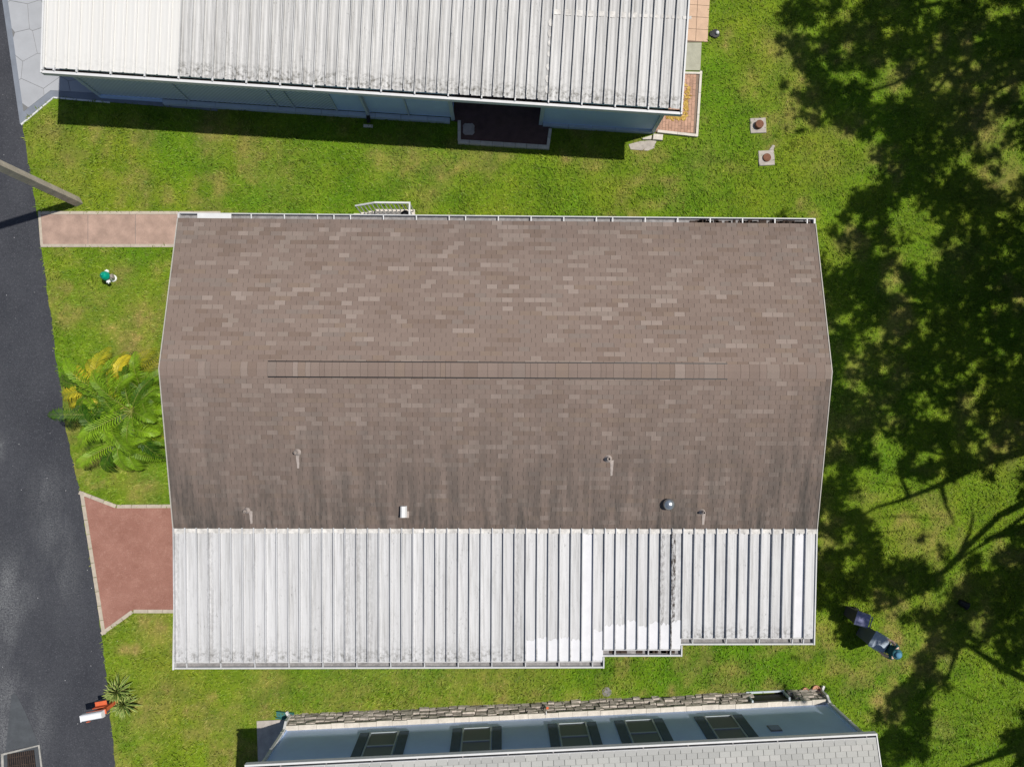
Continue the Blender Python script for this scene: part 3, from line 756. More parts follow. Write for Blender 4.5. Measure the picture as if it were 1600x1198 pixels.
# sealed joint between shingles and carport: a lumpy white bead
q = MB(); n = 150
for k in range(n):
    a = ustart+(caru(1273)-ustart)*k/n; b = ustart+(caru(1273)-ustart)*(k+1)/n
    lo = -MH/2-.12-random.uniform(0, .035); hi = -MH/2-.012
    q.hexa([MAIN.w(a, lo, ZE-.10), MAIN.w(b, lo, ZE-.10), MAIN.w(b, hi, ZE-.10), MAIN.w(a, hi, ZE-.10)], [MAIN.w(a, lo, ZE-.012+random.uniform(-.006, .01)), MAIN.w(b, lo, ZE-.012), MAIN.w(b, hi, ZE-.02), MAIN.w(a, hi, ZE-.02)])
q.build('sealed_joint', M_SEAL, carport)
# fresh coating patches on single pans
def coat(i, py_top, si):
    ua_, ub_, vb, ve = sec_edges[si]; a = ustart+i*pw+.034; b = ustart+(i+1)*pw-.006
    v0_ = MAIN.uv(900, py_top, 2.7)[1]; q = MB(); n = 7; top = [v0_+random.uniform(-.05, .05) for _ in range(n+1)]
    tz = lambda v: CZ0+(CZ1-CZ0)*(v-vtop)/(ve-vtop)+.0105
    for k in range(n):
        x0_, x1_ = a+(b-a)*k/n, a+(b-a)*(k+1)/n
        q.face([MAIN.w(x0_, ve+.015, tz(ve)), MAIN.w(x1_, ve+.015, tz(ve)), MAIN.w(x1_, top[k+1], tz(top[k+1])), MAIN.w(x0_, top[k], tz(top[k]))])
    q.build('coating_patch', M_COAT, carport)
for i in range(31, 38): coat(i, 996+random.uniform(-4, 4), 0)
coat(36, 832, 0); coat(37, 985, 0)
for i in range(38, 45): coat(i, 974+random.uniform(-6, 6), 1)
coat(55, 832, 2)
# carport posts and floor
for u_ in (-8.9, -5.6, -2.3, 1.0, 4.0, 6.2, 8.9):
    vb = -MH/2-.2; k = [s for s in sec_edges if s[0]-.2 <= u_ <= s[1]+.2][0]
    q = MB(); q.box(u_-.04, u_+.04, k[3]+.05, k[3]+.13, 0, CZ1-.13, MAIN); q.build('post', M_WHITE2, house)
q = MB(); u0_ = MAIN.uv(346, 900)[0]; q.box(u0_, MW/2-.6, sec_edges[2][3]+.1, -MH/2+.4, -.02, .028, MAIN); q.build('carport_floor', M_RED, house)

# steps and railing on the northern side
st = thing('entry_steps', P(625, 342), 'white entry steps with slatted railing under the top gutter', 'stairs')
LZ = .62
la, lb = MAIN.uv(586, 333, LZ)[0], MAIN.uv(648, 333, LZ)[0]; lv1 = MAIN.uv(610, 327, LZ)[1]; lv0 = MH/2-.55
q = MB(); q.box(la, lb, lv0, lv1, LZ-.08, LZ, MAIN); q.box(la+.05, lb-.05, lv0, lv1-.05, 0, LZ-.08, MAIN); q.build('landing', M_CREAMW, st)
for k in range(3):
    a = la-.26*(k+1); z = LZ*(3-k-.0)/4
    q = MB(); q.box(a, a+.29, lv0, lv1-.02, z-.05, z, MAIN); q.box(a+.03, a+.26, lv0, lv1-.06, 0, z-.05, MAIN); q.build('step', M_CREAMW, st)
RZ = 1.58
r0, r1 = MAIN.uv(640, 317, RZ); rl = MAIN.uv(586, 317, RZ)[0]; rlow = MAIN.uv(555, 320, 1.25)
lower = 1.22; re = rlow[0]
def bar(q, a, b, t): q.tube([a, b], t, 4)
q = MB(); q.box(rl-.02, r0+.025, r1-.025, r1+.025, RZ-.03, RZ+.02, MAIN)
q.tube([MAIN.w(rl, r1, RZ-.01), MAIN.w(re, r1-.01, lower)], .034, 4); q.build('handrail', M_WHITE2, st)
q = MB(); q.box(r0-.025, r0+.025, lv0, r1-.026, RZ-.03, RZ+.018, MAIN); q.build('handrail', M_WHITE2, st)
n = 8
for k in range(n+1):
    a = rl+(r0-rl)*k/n; q = MB(); q.box(a-.012, a+.012, r1-.012, r1+.012, LZ-.06 if k % n else 0, RZ-.03, MAIN); q.build('baluster', M_WHITE2, st)
for k in range(1, 6):
    t = k/5.; a = rl+(re-rl)*t; zt_ = RZ-.03+(lower-RZ)*t; q = MB(); q.box(a-.012, a+.012, r1-.014, r1+.010, (LZ*(1-t)+.02) if k < 5 else 0, zt_, MAIN); q.build('baluster', M_WHITE2, st)
for k in range(1, 6):
    v_ = r1+(lv0-r1)*k/6; q = MB(); q.box(r0-.012, r0+.012, v_-.012, v_+.012, LZ, RZ-.03, MAIN); q.build('baluster', M_WHITE2, st)
bu, bv = MAIN.uv(634, 334, LZ+.15)
q = MB(); q.lathe(MAIN.w(bu, bv-.06, LZ), [(.09, 0), (.13, .05), (.15, .14), (.15, .24), (.12, .25), (.11, .20), (.02, .19)], 16)
tag(q.build('black_pot', M_BLACK, None, smooth=True), 'round black pot on the white entry landing', 'pot')

# ------------------------------------------------------------------ the northern house
nh = thing('ribbed_roof_house', NORTH.w(8, 2, 0), 'house with long weathered ribbed metal roof along the top edge', 'house')
ZN0, ZN1, NL = 2.75, 3.15, 7.0
nr = MB(); nr.box(0, NW, NL-.4, NL, ZN1-.3, ZN1-.08, NORTH); nroof = nr.build('roof', M_WHITE, nh)
npan = 57; nw = NW/npan
usplit = NORTH.uv(272, 60, 2.9)[0]; mA = pan_mesh('roof_panel', M_PAN_NEW, nw*1.0, NL-.12, ZN1-ZN0, rib_w=.05, rib_h=.035, flute=.003)
mB = pan_mesh('roof_panel', M_PAN_OLD, nw, NL-.12, ZN1-ZN0, rib_w=.03, rib_h=.09, flute=.010)
for m_ in (mA, mB):
    e = np.zeros(len(m_.vertices), np.float32)
    for i, v in enumerate(m_.vertices): e[i] = 1.0 if v.co.y < .01 else 0
    m_.attributes['end'].data.foreach_set('value', e)
# finer rows near the eave so that grime gathers there
def repan(me, L, dz):
    v = np.array([x.co[:] for x in me.vertices]); ys_ = np.unique(v[:, 1]); new = np.array([0, .1, .25, .5, 1.4, 3.2, L])
    end = np.zeros(len(v), np.float32)
    ev = np.array([.35, 1, .9, .15, 0, 0, 0])
    for k, y in enumerate(ys_):
        s = np.isclose(v[:, 1], y); v[s, 2] += dz*(new[k]-y)/L; v[s, 1] = new[k]; end[s] = ev[k]
    me.vertices.foreach_set('co', v.ravel()); me.attributes['end'].data.foreach_set('value', end); me.update()
repan(mA, NL-.12, ZN1-ZN0); repan(mB, NL-.12, ZN1-ZN0)
for i in range(npan):
    a = i*nw; link('roof_panel', mA if a+nw/2 < usplit else mB, nroof, NORTH.M(a, .12, ZN0))
q = MB(); q.box(-.02, NW+.02, .03, .14, ZN0-.13, ZN0-.11, NORTH); q.build('gutter_trough', M_TROUGHD, nroof)
q = MB(); q.box(-.03, NW+.03, -.045, .03, ZN0-.14, ZN0+.015, NORTH); q.build('gutter_lip', M_WHITE2, nroof)
for i in range(npan+1):
    if i % 3 == 0 or i in (1,):
        a = i*nw+.0; q = MB(); q.box(a, a+.035, .025, .17, ZN0+.01, ZN0+.075, NORTH); q.build('gutter_tie', M_WHITE2, nroof)
for a in (-.05, NW+.005):
    q = MB(); q.hexa([NORTH.w(a, -.045, ZN0-.14), NORTH.w(a+.045, -.045, ZN0-.14), NORTH.w(a+.045, NL, ZN1-.14), NORTH.w(a, NL, ZN1-.14)],
                     [NORTH.w(a, -.045, ZN0+.04), NORTH.w(a+.045, -.045, ZN0+.04), NORTH.w(a+.045, NL, ZN1+.085), NORTH.w(a, NL, ZN1+.085)]); q.build('fascia', M_WHITE2, nroof)
# dabs of sealant on the pans at the right
def npt(px, py, dz=.016):
    u_, v_ = NORTH.uv(px, py, 2.9); return u_, v_, ZN0+(ZN1-ZN0)*(v_-.12)/(NL-.12)+dz
for py in (35, 52, 67, 82, 103, 121, 137):
    u_, v_, z_ = npt(861-(py-20)*.05, py); r_ = random.uniform(.06, .085); pts = []
    for k in range(10):
        an = 2*math.pi*k/10; rr = r_*random.uniform(.8, 1.1); pts.append(NORTH.w(u_+rr*.8*math.cos(an), v_+rr*1.5*math.sin(an), z_))
    q = MB(); q.face(pts); q.build('sealant_dab', M_SEAL, nroof)
for k in range(13):
    a = 862+k*17.0; u_, v_, z_ = npt(a+4, 19+k*.75); u2 = u_+.25; h_ = .085 if k < 8 else .05
    q = MB(); q.face([NORTH.w(u_-.06, v_-h_, z_), NORTH.w(u2-.06, v_-h_*random.uniform(.7, 1.2), z_), NORTH.w(u2-.06, v_+h_, z_), NORTH.w(u_-.06, v_+h_*random.uniform(.7, 1.2), z_)]); q.build('sealant_dab', M_SEAL, nroof)
# walls below
uA, vA = NORTH.uv(160, 153); uB, vB_ = NORTH.uv(708, 189); uC, vC = NORTH.uv(844, 197); uD, vD = NORTH.uv(1017, 206)
vW = (vA+vB_)/2
q = MB(); q.box(uA, uB, vW+.06, vW+.10, .18, ZN0-.02, NORTH); q.build('wall_backing', M_BLUE2, nh)
mull = [160, 300, 437, 463, 529, 577, 640, 708]; mu = [NORTH.uv(m, 153+(m-160)*.0657)[0] for m in mull]
for i, (a, b) in enumerate(zip(mu[:-1], mu[1:])):
    q = MB(); q.box(a+.03, b-.03, vW+.03, vW+.058, .2, ZN0-.05, NORTH); q.build('screen_panel', M_LATT if i < 4 else M_BLUE2, nh)
for i, a in enumerate(mu):
    w_ = .06 if i in (0, 5, 7) else .022
    q = MB(); q.box(a-w_, a+w_, vW-.01, vW+.05, 0, ZN0-.03, NORTH); q.build('post', M_TRIM, nh)
us = NORTH.uv(258, 160)[0]; k = 0; a = us
while a < uB-.1:
    b = min(a+random.uniform(.7, .95), uB+.05); q = MB(); q.box(a+.006, b-.006, vW-.12, vW+.02, 0, .17, NORTH); q.build('base_block', M_TRIM, nh); a = b
q = MB(); q.box(uA-.02, us, vW-.02, vW+.03, 0, .2, NORTH); q.build('base_board', M_BLUE2, nh)
# recessed porch
vP = vB_+1.55
q = MB(); q.box(uB+.02, uC, vP, vP+.1, 0, ZN0+.1, NORTH); q.build('porch_wall', M_BLUE, nh)
q = MB(); q.box(uB-.06, uB+.0, vW+.1, vP, 0, ZN0, NORTH); q.box(uC-.02, uC+.05, vC+.12, vP, 0, ZN0, NORTH); q.build('porch_side_wall', M_BLUE, nh)
q = MB(); q.box(uC, uD, vC+.05, vC+.11, .16, ZN0-.02, NORTH); q.build('wall', M_BLUE2, nh)
q = MB(); q.box(uC-.05, uC+.07, vC+.0, vC+.12, 0, ZN0-.03, NORTH); q.build('corner_trim', M_TRIM, nh)
q = MB(); q.box(uD-.01, uD+.10, vC-.02, vC+.14, 0, ZN0-.03, NORTH); q.build('corner_trim', M_TRIM, nh)
q = MB(); q.box(uD+.0, uD+.08, vC+.14, NL-.3, 0, ZN0, NORTH); q.box(uA, uA+.06, vW+2.5, NL-.3, 0, ZN0, NORTH); q.box(uA, uD, NL-.45, NL-.35, 0, ZN1-.1, NORTH); q.build('end_wall', M_BLUE2, nh)
a = uC+.08
while a < uD-.1:
    b = min(a+random.uniform(.6, .85), uD); q = MB(); q.box(a+.006, b-.006, vC-.04, vC+.06, 0, .16, NORTH); q.build('base_block', M_TRIM, nh); a = b
# porch floor with its kerb of blocks
pf = thing('porch_floor', NORTH.w((uB+uC)/2, vB_-.3, 0), 'dark brown porch floor with block kerb in the roof shadow', 'porch')
q = MB(); q.prism([P2(716, 188), P2(860, 198), P2(857, 229), P2(718, 222)], -.02, .07); q.build('floor', M_PORCH, pf)
q = MB(); q.box(uB+.02, uC-.02, vB_-.02, vP, -.02, .066, NORTH); q.build('inner_floor', M_PORCH, pf)
edging('kerb_block', pf, [(715.5, 190), (715.5, 222)], .10, 0, .12, M_CREAMW, .36, .01, 1)
edging('kerb_block', pf, [(715.5, 226), (858, 235)], .13, 0, .12, M_CREAMW, .40, .01, 1)
edging('kerb_block', pf, [(858, 232), (862, 203)], .10, 0, .12, M_CREAMW, .40, .01, 1)
c_ = P(732.5, 203.5); q = MB(); pts = []
for k in range(48):
    an = 2*math.pi*k/48+.06; r_ = .205*(1+.11*math.cos(4*(an-math.pi/4)))*(1+.03*math.cos(12*an)); pts.append((c_.x+r_*math.cos(an), c_.y+r_*math.sin(an)))
q.prism(pts, .07, .10, bevel=.008); tag(q.build('stepping_stone', M_STEP), 'pale scalloped stepping stone on the dark porch floor', 'stepping stone')
ds = thing('downspout', NORTH.w(mu[5], vW, 0), 'black downspout elbow against the lattice wall base', 'downspout')
p0 = NORTH.w(mu[5]-.0, vW-.06, 0); q = MB(); q.tube([p0+Vector((0, 0, 2.5)), p0+Vector((0, 0, .22)), p0+Vector((0, -.08, .12)), p0+Vector((0, -.22, .08))], .045, 6); q.build('pipe', M_TRIM, ds)
q = MB(); q.tube([p0+Vector((0, -.02, .2)), p0+Vector((0, -.12, .1)), p0+Vector((0, -.22, .07))], .06, 8); q.build('elbow', M_BLACK, ds)
q = MB(); q.box(mu[5]-.16, mu[5]+.14, vW-.42, vW-.33, 0, .05, NORTH); q.build('splash_lip', M_CREAMW, ds)

# ------------------------------------------------------------------ the southern house
sh = thing('grey_roof_house', SOUTH.w(9, -3, 0), 'blue house with pale grey shingle roof at the bottom edge', 'house')
sf0 = SOUTH.uv(459, 1120); sf1 = SOUTH.uv(1271, 1079); vST = (sf0[1]+sf1[1])/2
uL, uRr = SOUTH.uv(452, 1124)[0], SOUTH.uv(1283, 1086)[0]
STH = .56; vWL = vST-.17
q = MB(); q.box(uL, uRr, -9, vWL, 0, 2.9, SOUTH); q.build('wall', M_BLUE, sh)
ZS = 2.98
for (va, za), (vb2, zb) in (((-.10, ZS), (-4.6, 3.88)), ((-9.1, ZS), (-4.6, 3.88))):
    q = MB(); t = [SOUTH.w(-.0, va, za-.01), SOUTH.w(SW, va, za-.01), SOUTH.w(SW, vb2, zb-.01), SOUTH.w(0, vb2, zb-.01)]
    if va > vb2: t = t[::-1]
    q.hexa([p-Vector((0, 0, .09)) for p in t], t); ro = q.build('roof', M_UNDER_G, sh)
    if va > -1: sroof = ro
shingle_field(sh, SOUTH, .012, SW-.012, -4.6, 3.885, -.09, ZS+.004, 30, M_SHING_G, M_UNDER_G, picker(GREYS, (1, 2, 2, 3)), .312, 0, None, lambda s: 0, sroof) if False else None
# rows counted from the eave, so that the rows in view come first
def south_rows():
    rows, tabw = 30, .312; dv = (-4.6+.09)/rows; dz = (3.885-ZS-.004)/rows; nv = -dz/math.hypot(dv, dz)*-1; nz = abs(dv)/math.hypot(dv, dz)
    nv = dz/math.hypot(dv, dz)
    pick = picker(GREYS, (1, 2, 2, 3)); mb = MB(); cache = {}; objs = 0
    for r in range(rows):
        u = .012-((r*.5) % 1)*tabw-random.uniform(0, .015); run = 0
        while u < SW-.012:
            if run <= 0: idx, run = pick(r)
            run -= 1; a, c = max(u, .012), min(u+tabw, SW-.012); full = u >= .012 and u+tabw <= SW-.012; u += tabw
            if c-a < .03: continue
            col, key = idx; g = .0065
            def tp(x, s, n): return (x, dv*s+nv*n, dz*s+nz*n)
            w = (tabw if full else c-a)-2*g
            A = [tp(0, .012, .011), tp(w, .012, .011), tp(w, 1.06, .003), tp(0, 1.06, .003)][::-1]
            B = [tp(0, .012, -.004), tp(w, .012, -.004), tp(w, 1.06, -.004), tp(0, 1.06, -.004)][::-1]
            A = A[::-1] if False else A
            M_ = Matrix.Translation(SOUTH.w(a+g, -.09+dv*r, ZS+.004+dz*r)) @ Matrix.Rotation(SOUTH.a, 4, 'Z')
            if full and objs < 290:
                if key not in cache:
                    q = MB(); q.face(A, col)
                    for i in range(4): q.face([A[i], A[(i+1) % 4], B[(i+1) % 4], B[i]], col)
                    cache[key] = q.mesh('shingle', M_SHING_G, colattr=True)
                link('shingle', cache[key], sroof, M_); objs += 1
            else:
                A2 = [M_ @ Vector(p) for p in A]; B2 = [M_ @ Vector(p) for p in B]; mb.face(A2, col)
                for i in range(4): mb.face([A2[i], A2[(i+1) % 4], B2[(i+1) % 4], B2[i]], col)
    link('shingle_courses', mb.mesh('shingle_courses', M_SHING_G, colattr=True), sroof, kind='stuff')
south_rows()
q = MB(); q.box(-.02, SW+.02, -.115, .0, ZS-.13, ZS-.11, SOUTH); sg = q.build('gutter', M_TROUGHD, sh)
q = MB(); q.box(-.03, SW+.03, -.02, .035, ZS-.13, ZS+.012, SOUTH); q.build('gutter_lip', M_WHITE2, sg)
q = MB(); q.box(-.02, SW-.02, -.165, -.075, ZS-.04, ZS+.012, SOUTH); q.build('drip_edge', M_WHITE2, sg)
q = MB(); q.box(SW-.01, SW+.03, -9, -.022, ZS-.1, ZS+.0, SOUTH)
q = MB(); q.hexa([SOUTH.w(SW-.004, -.02, ZS-.12), SOUTH.w(SW+.025, -.02, ZS-.12), SOUTH.w(SW+.025, -4.6, 3.76), SOUTH.w(SW-.004, -4.6, 3.76)][::-1], [SOUTH.w(SW-.004, -.02, ZS+.015), SOUTH.w(SW+.025, -.02, ZS+.015), SOUTH.w(SW+.025, -4.6, 3.90), SOUTH.w(SW-.004, -4.6, 3.90)][::-1]); q.build('rake_trim', M_WHITE2, sg)
a = .95
while a < SW-.3:
    q = MB(); q.box(a, a+.035, -.08, -.019, ZS-.02, ZS+.018, SOUTH); q.build('gutter_hanger', M_TROUGH, sg); a += 1.27
q = MB()
for k in range(26):
    a = random.uniform(SW-5.5, SW-.2); q.box(a, a+random.uniform(.1, .4), -.07, -.025, ZS-.108, ZS-.07, SOUTH)
q.build('gutter_leaves', M_DEBRIS, sg, kind='stuff')
# windows on the shaded wall
def swin(px, py, zc, w=.80):
    u_ = SOUTH.uv(px, py, zc)[0]; z0_, z1_ = 1.06, 2.66; fy = vWL+.003
    wnd = MB(); wnd.box(u_-w/2, u_+w/2, fy-.03, fy+.012, z0_, z1_, SOUTH); wo = wnd.build('window', M_GLASS, sh)
    q = MB(); t = .045
    for b in ((u_-w/2-t, u_-w/2, z0_-t, z1_+t), (u_+w/2, u_+w/2+t, z0_-t, z1_+t), (u_-w/2, u_+w/2, z0_-t, z0_), (u_-w/2, u_+w/2, z1_, z1_+t), (u_-w/2, u_+w/2, (z0_+z1_)/2-.025, (z0_+z1_)/2+.025)):
        q.box(b[0], b[1], fy-.02, fy+.035, b[2], b[3], SOUTH)
    q.build('frame', M_GLASSF, wo)
    for s in (-1, 1):
        a = u_+s*(w/2+t+.165); q = MB(); q.box(a-.14, a+.14, fy-.02, fy+.028, z0_-.04, z1_+.04, SOUTH)
        so_ = q.build('shutter', M_SHUT, sh)
for px, py in ((596, 1168), (745, 1160), (897, 1152), (1004, 1146), (1132, 1138)): swin(px, py, 1.65)
u_ = SOUTH.uv(1211, 1142, 2.0)[0]; q = MB(); q.box(u_-.17, u_+.17, vWL-.02, vWL+.03, 1.8, 2.14, SOUTH); wv_ = q.build('wall_vent', M_TROUGH, sh)
for k in range(5):
    q = MB(); q.box(u_-.15, u_+.15, vWL+.031, vWL+.045, 1.83+k*.06, 1.85+k*.06, SOUTH); q.build('louvre', M_TRIM, wv_)
for a in (uL-.0, uRr-.1):
    q = MB(); q.box(a-.03, a+.10, vWL-.1, vWL+.035, .0, 2.88, SOUTH); q.build('corner_board', M_BLUE, sh)
# stone skirting, stone by stone, and the cap blocks on it
q = MB(); q.box(uL, uRr, vWL, vST-.055, 0, STH-.03, SOUTH); sk = q.build('skirting', M_STONEJ, sh)
hu0, hu1 = SOUTH.uv(1168, 1087)[0], SOUTH.uv(1222, 1085)[0]
for r in range(4):
    z0_ = r*(STH-.03)/4; z1_ = (r+1)*(STH-.03)/4-.018
    a = uL+.05-random.uniform(0, .2)
    while a < uRr-.05:
        b = a+random.uniform(.20, .42)
        if r < 3 and hu0-.05 < (a+b)/2 < hu1+.12: a = b; continue
        q = MB(); y1 = vST-.0+random.uniform(-.04, .02)+(3-r)*.034; j = lambda: random.uniform(-.012, .012)
        aa, bb = max(a, uL)+.012, min(b, uRr)-.012; ym = vST-.06
        q.hexa([SOUTH.w(aa, ym, z0_), SOUTH.w(bb, ym, z0_), SOUTH.w(bb+j(), y1+j(), z0_+j()), SOUTH.w(aa+j(), y1+j(), z0_+j())],
               [SOUTH.w(aa, ym, z1_), SOUTH.w(bb, ym, z1_), SOUTH.w(bb+j(), y1-.02+j(), z1_+j()), SOUTH.w(aa+j(), y1-.02+j(), z1_+j())]); q.build('stone', M_STONE1, sk); a = b
a = uL-.03
while a < uRr:
    b = min(a+random.uniform(.40, .56), uRr+.03); q = MB(); q.box(a+.004, b-.004, vWL-.0+.001, vST-.015+random.uniform(-.012, .008), STH-.03, STH+.02+random.uniform(-.006, .006), SOUTH); q.build('cap_block', M_CREAMW, sh); a = b
# crawl hatch
ht = MB(); zt_ = STH-.05
ht.box(hu0, hu1, vST-.02, vST+.01, 0.0, zt_, SOUTH); hat = ht.build('crawl_hatch', M_BLACK, sh)
q = MB(); q.box(hu1, hu1+.06, vST-.03, vST+.09, 0, zt_+.03, SOUTH); q.box(hu0-.05, hu0, vST-.03, vST+.05, 0, zt_+.03, SOUTH); q.box(hu0-.05, hu1+.06, vST+.05, vST+.11, 0, .05, SOUTH); q.build('frame', M_TRIM, hat)
# slab beside the left end
q = MB(); ul2 = SOUTH.uv(402, 1140)[0]; q.box(ul2, uL-.005, -8, vWL+.1, -.02, .03, SOUTH); tag(q.build('side_slab', M_CONC), 'speckled concrete side slab in shade at left end of blue house', 'slab')
edging('x', None, [], .1, 0, .1, M_CREAMW)
# downspouts at both corners
def spout(px0, py0, u_, lab, dirn):
    o = thing('downspout', SOUTH.w(u_, vST, 0), lab, 'downspout')
    pts = [SOUTH.w(u_, -.05, ZS-.12), SOUTH.w(u_, -.08, ZS-.25), SOUTH.w(u_, vWL+.08, ZS-.45), SOUTH.w(u_, vWL+.08, STH+.15), SOUTH.w(u_, vST+.07, STH-.05), SOUTH.w(u_, vST+.07, .18)]
    q = MB(); q.tube(pts, .05, 4); q.build('pipe', M_WHITE2, o)
    q = MB(); q.tube([SOUTH.w(u_, vST+.07, .2), SOUTH.w(u_+dirn*.03, vST+.10, .12), SOUTH.w(u_+dirn*.1, vST+.2, .08)], .052, 4); q.build('elbow', M_WHITE2, o)
    for z in (.9, 1.9):
        q = MB(); q.box(u_-.045, u_+.045, vWL+.03, vWL+.12, z, z+.02, SOUTH); q.build('strap', M_WHITE2, o)
spout(0, 0, uL+.05, 'white downspout at left corner of blue house beside the teal splash block', -1)
spout(0, 0, uRr-.04, 'grey downspout at right corner of blue house between terracotta pieces', 1)
c_ = P(446, 1116); o = thing('splash_block', c_, 'teal plastic splash block on grass at left end of the stone skirting', 'splash block')
A_ = Frame((c_.x, c_.y), math.radians(-6))
q = MB(); q.box(-.28, .28, -.11, .11, 0, .03, A_); q.build('base', M_TEALP, o)
q = MB(); q.box(-.28, .28, .085, .11, .03, .10, A_); q.box(-.28, .28, -.11, -.085, .03, .10, A_); q.box(.25, .28, -.085, .085, .03, .11, A_); q.build('rim', M_TEALP, o)
for (px, py, r, lab) in ((1274, 1075, .13, 'terracotta splash dish right of the corner downspout'), (1257, 1077, .10, 'smaller terracotta dish left of the corner downspout')):
    c_ = P(px, py); q = MB(); q.lathe(c_, [(r*.8, 0), (r, .03), (r, .09), (r*.85, .09), (r*.8, .05), (.01, .045)], 18); tag(q.build('terracotta_dish', M_TERRA), lab, 'dish')
# black clutter and tap on the skirting
c_ = P(842, 1104); q = MB(); rr = random.Random(3)
for k in range(14):
    a = Vector((rr.uniform(-.22, .22), rr.uniform(-.07, .05), .0)); b = a+Vector((rr.uniform(-.15, .15), rr.uniform(-.05, .08), rr.uniform(.1, .34)))
    q.tube([c_+a, c_+(a+b)/2+Vector((0, 0, .06)), c_+b], rr.uniform(.012, .03), 6)
tag(q.build('dead_shrub', M_BLACK), 'small blackened shrub clump against the stone skirting', 'shrub')
tp = thing('garden_tap', SOUTH.w(SOUTH.uv(852, 1110)[0], vST+.03, 0), 'thin white garden tap pipe with red handle on stone skirting', 'tap')
u_ = SOUTH.uv(852, 1110)[0]; q = MB(); q.tube([SOUTH.w(u_, vST+.05, 0), SOUTH.w(u_, vST+.05, .62), SOUTH.w(u_, vST-.05, .66)], .016, 8); q.build('pipe', M_WHITE2, tp)
q = MB(); q.lathe(SOUTH.w(u_+.05, vST+.08, .42), [(.04, 0), (.045, .012), (.04, .024)], 10); q.build('handle', M_MAILR, tp)

# ------------------------------------------------------------------ small things on the lawn
for (px, py, rot, lab, ext) in ((1184, 197, .04, 'concrete cleanout pad with round rusty cap, upper of the pair', 0), (1197, 247.5, .06, 'concrete cleanout pad with flat rusty cap, lower of the pair', 1)):
    c_ = P(px, py); o = thing('cleanout_pad', c_, lab, 'cleanout', 'cleanout pads on the lawn'); fr_ = Frame((c_.x, c_.y), rot)
    pts = [(-.26, -.25), (.26, -.25), (.27, .05), (.26, .26), (.12, .25), (-.26, .25), (-.27, -.1)]
    q = MB(); q.prism([(fr_.w(a, b, 0).x, fr_.w(a, b, 0).y) for a, b in pts], 0, .05, bevel=.015); q.build('pad', M_CONC, o)
    hz = .14 if not ext else .05
    q = MB(); q.lathe(fr_.w(.0, .0, .04), [(.135, 0), (.135, hz), (.12, hz+.012), (.01, hz+.015)], 20); q.build('cap', M_RUST, o)
    if ext:
        q = MB(); q.prism([(fr_.w(a, b, 0).x, fr_.w(a, b, 0).y) for a, b in [(.10, .26), (.26, .26), (.32, .40), (.24, .43)]], 0, .03, bevel=.01); q.build('chipped_corner', M_CONC, o)
c_ = P(1117, 54); o = thing('garden_light', c_, 'black low garden light with white bulb beside tan tiles', 'light')
q = MB(); q.lathe(c_, [(.14, 0), (.15, .05), (.14, .07), (.01, .075)], 18); q.lathe(c_+Vector((-.09, 0, 0)), [(.10, 0), (.11, .04), (.10, .06), (.01, .065)], 14); q.build('housing', M_BLACK, o)
q = MB(); q.lathe(c_+Vector((.05, .0, .07)), [(.05, 0), (.06, .03), (.05, .07), (.02, .09)], 14); q.build('bulb', M_WHITE2, o, smooth=True)
c_ = P(948, 1080); o = thing('drain_cover', c_, 'small dark weathered drain cover in grass below carport', 'drain cover')
q = MB(); q.lathe(c_, [(.15, 0), (.15, .025), (.13, .03), (.125, .012), (.01, .012)], 16); q.build('rim', M_TROUGH, o)
for k in range(-3, 4):
    q = MB(); w_ = math.sqrt(max(.001, .0144-(k*.035)**2)); q.box(c_.x-w_, c_.x+w_, c_.y+k*.035-.008, c_.y+k*.035+.008, .01, .034); q.build('bar', M_TROUGH, o)
# litter of yellow leaves below the roof edge
q = MB(); rn = []
def litter(pa, pb, n, spread):
    a, b = Vector(P2(*pa)), Vector(P2(*pb))
    for k in range(n):
        p = a+(b-a)*random.random()+Vector((random.gauss(0, spread), random.gauss(0, spread))); an = random.uniform(0, 6.28); L = random.uniform(.05, .09); W = L*.4
        d = Vector((math.cos(an), math.sin(an))); e = Vector((-d.y, d.x)); z = .075
        q.face([(p.x-d.x*L, p.y-d.y*L, z), (p.x+e.x*W, p.y+e.y*W, z+.012), (p.x+d.x*L, p.y+d.y*L, z+random.uniform(0, .02)), (p.x-e.x*W, p.y-e.y*W, z+.01)]); rn.append(random.random())
litter((1074, 135), (1068, 185), 80, .05); litter((1040, 185), (1068, 186), 40, .035)
m_ = q.mesh('leaf_litter', M_LITTER); m_.attributes.new('rnd', 'FLOAT', 'FACE').data.foreach_set('value', np.array(rn, np.float32))
tag(link('leaf_litter', m_, kind='stuff'), 'dry yellow leaves fallen along the roof drip line', 'leaves')

# utility pole
c_ = P(122.5, 316); po = thing('utility_pole', c_, 'tall square weathered pole leaning out over the road edge', 'pole')
q = MB(); a = math.radians(27); n = 8
def sq(h, z): return [(c_.x+h*(math.cos(a+math.pi/4+k*math.pi/2))*1.414, c_.y+h*(math.sin(a+math.pi/4+k*math.pi/2))*1.414, z) for k in range(4)]
q.hexa(sq(.115, -.1), sq(.09, 10.5)); q.build('shaft', M_POLE, po)
q = MB(); q.box(c_.x-.9, c_.x+.9, c_.y-.16, c_.y-.07, 9.7, 9.82); q.build('crossarm', M_POLE, po)
for s in (-.75, 0, .75):
    q = MB(); q.lathe((c_.x+s, c_.y-.115, 9.82), [(.03, 0), (.05, .05), (.03, .1), (.04, .14), (.01, .17)], 10); q.build('insulator', M_TRIM, po)

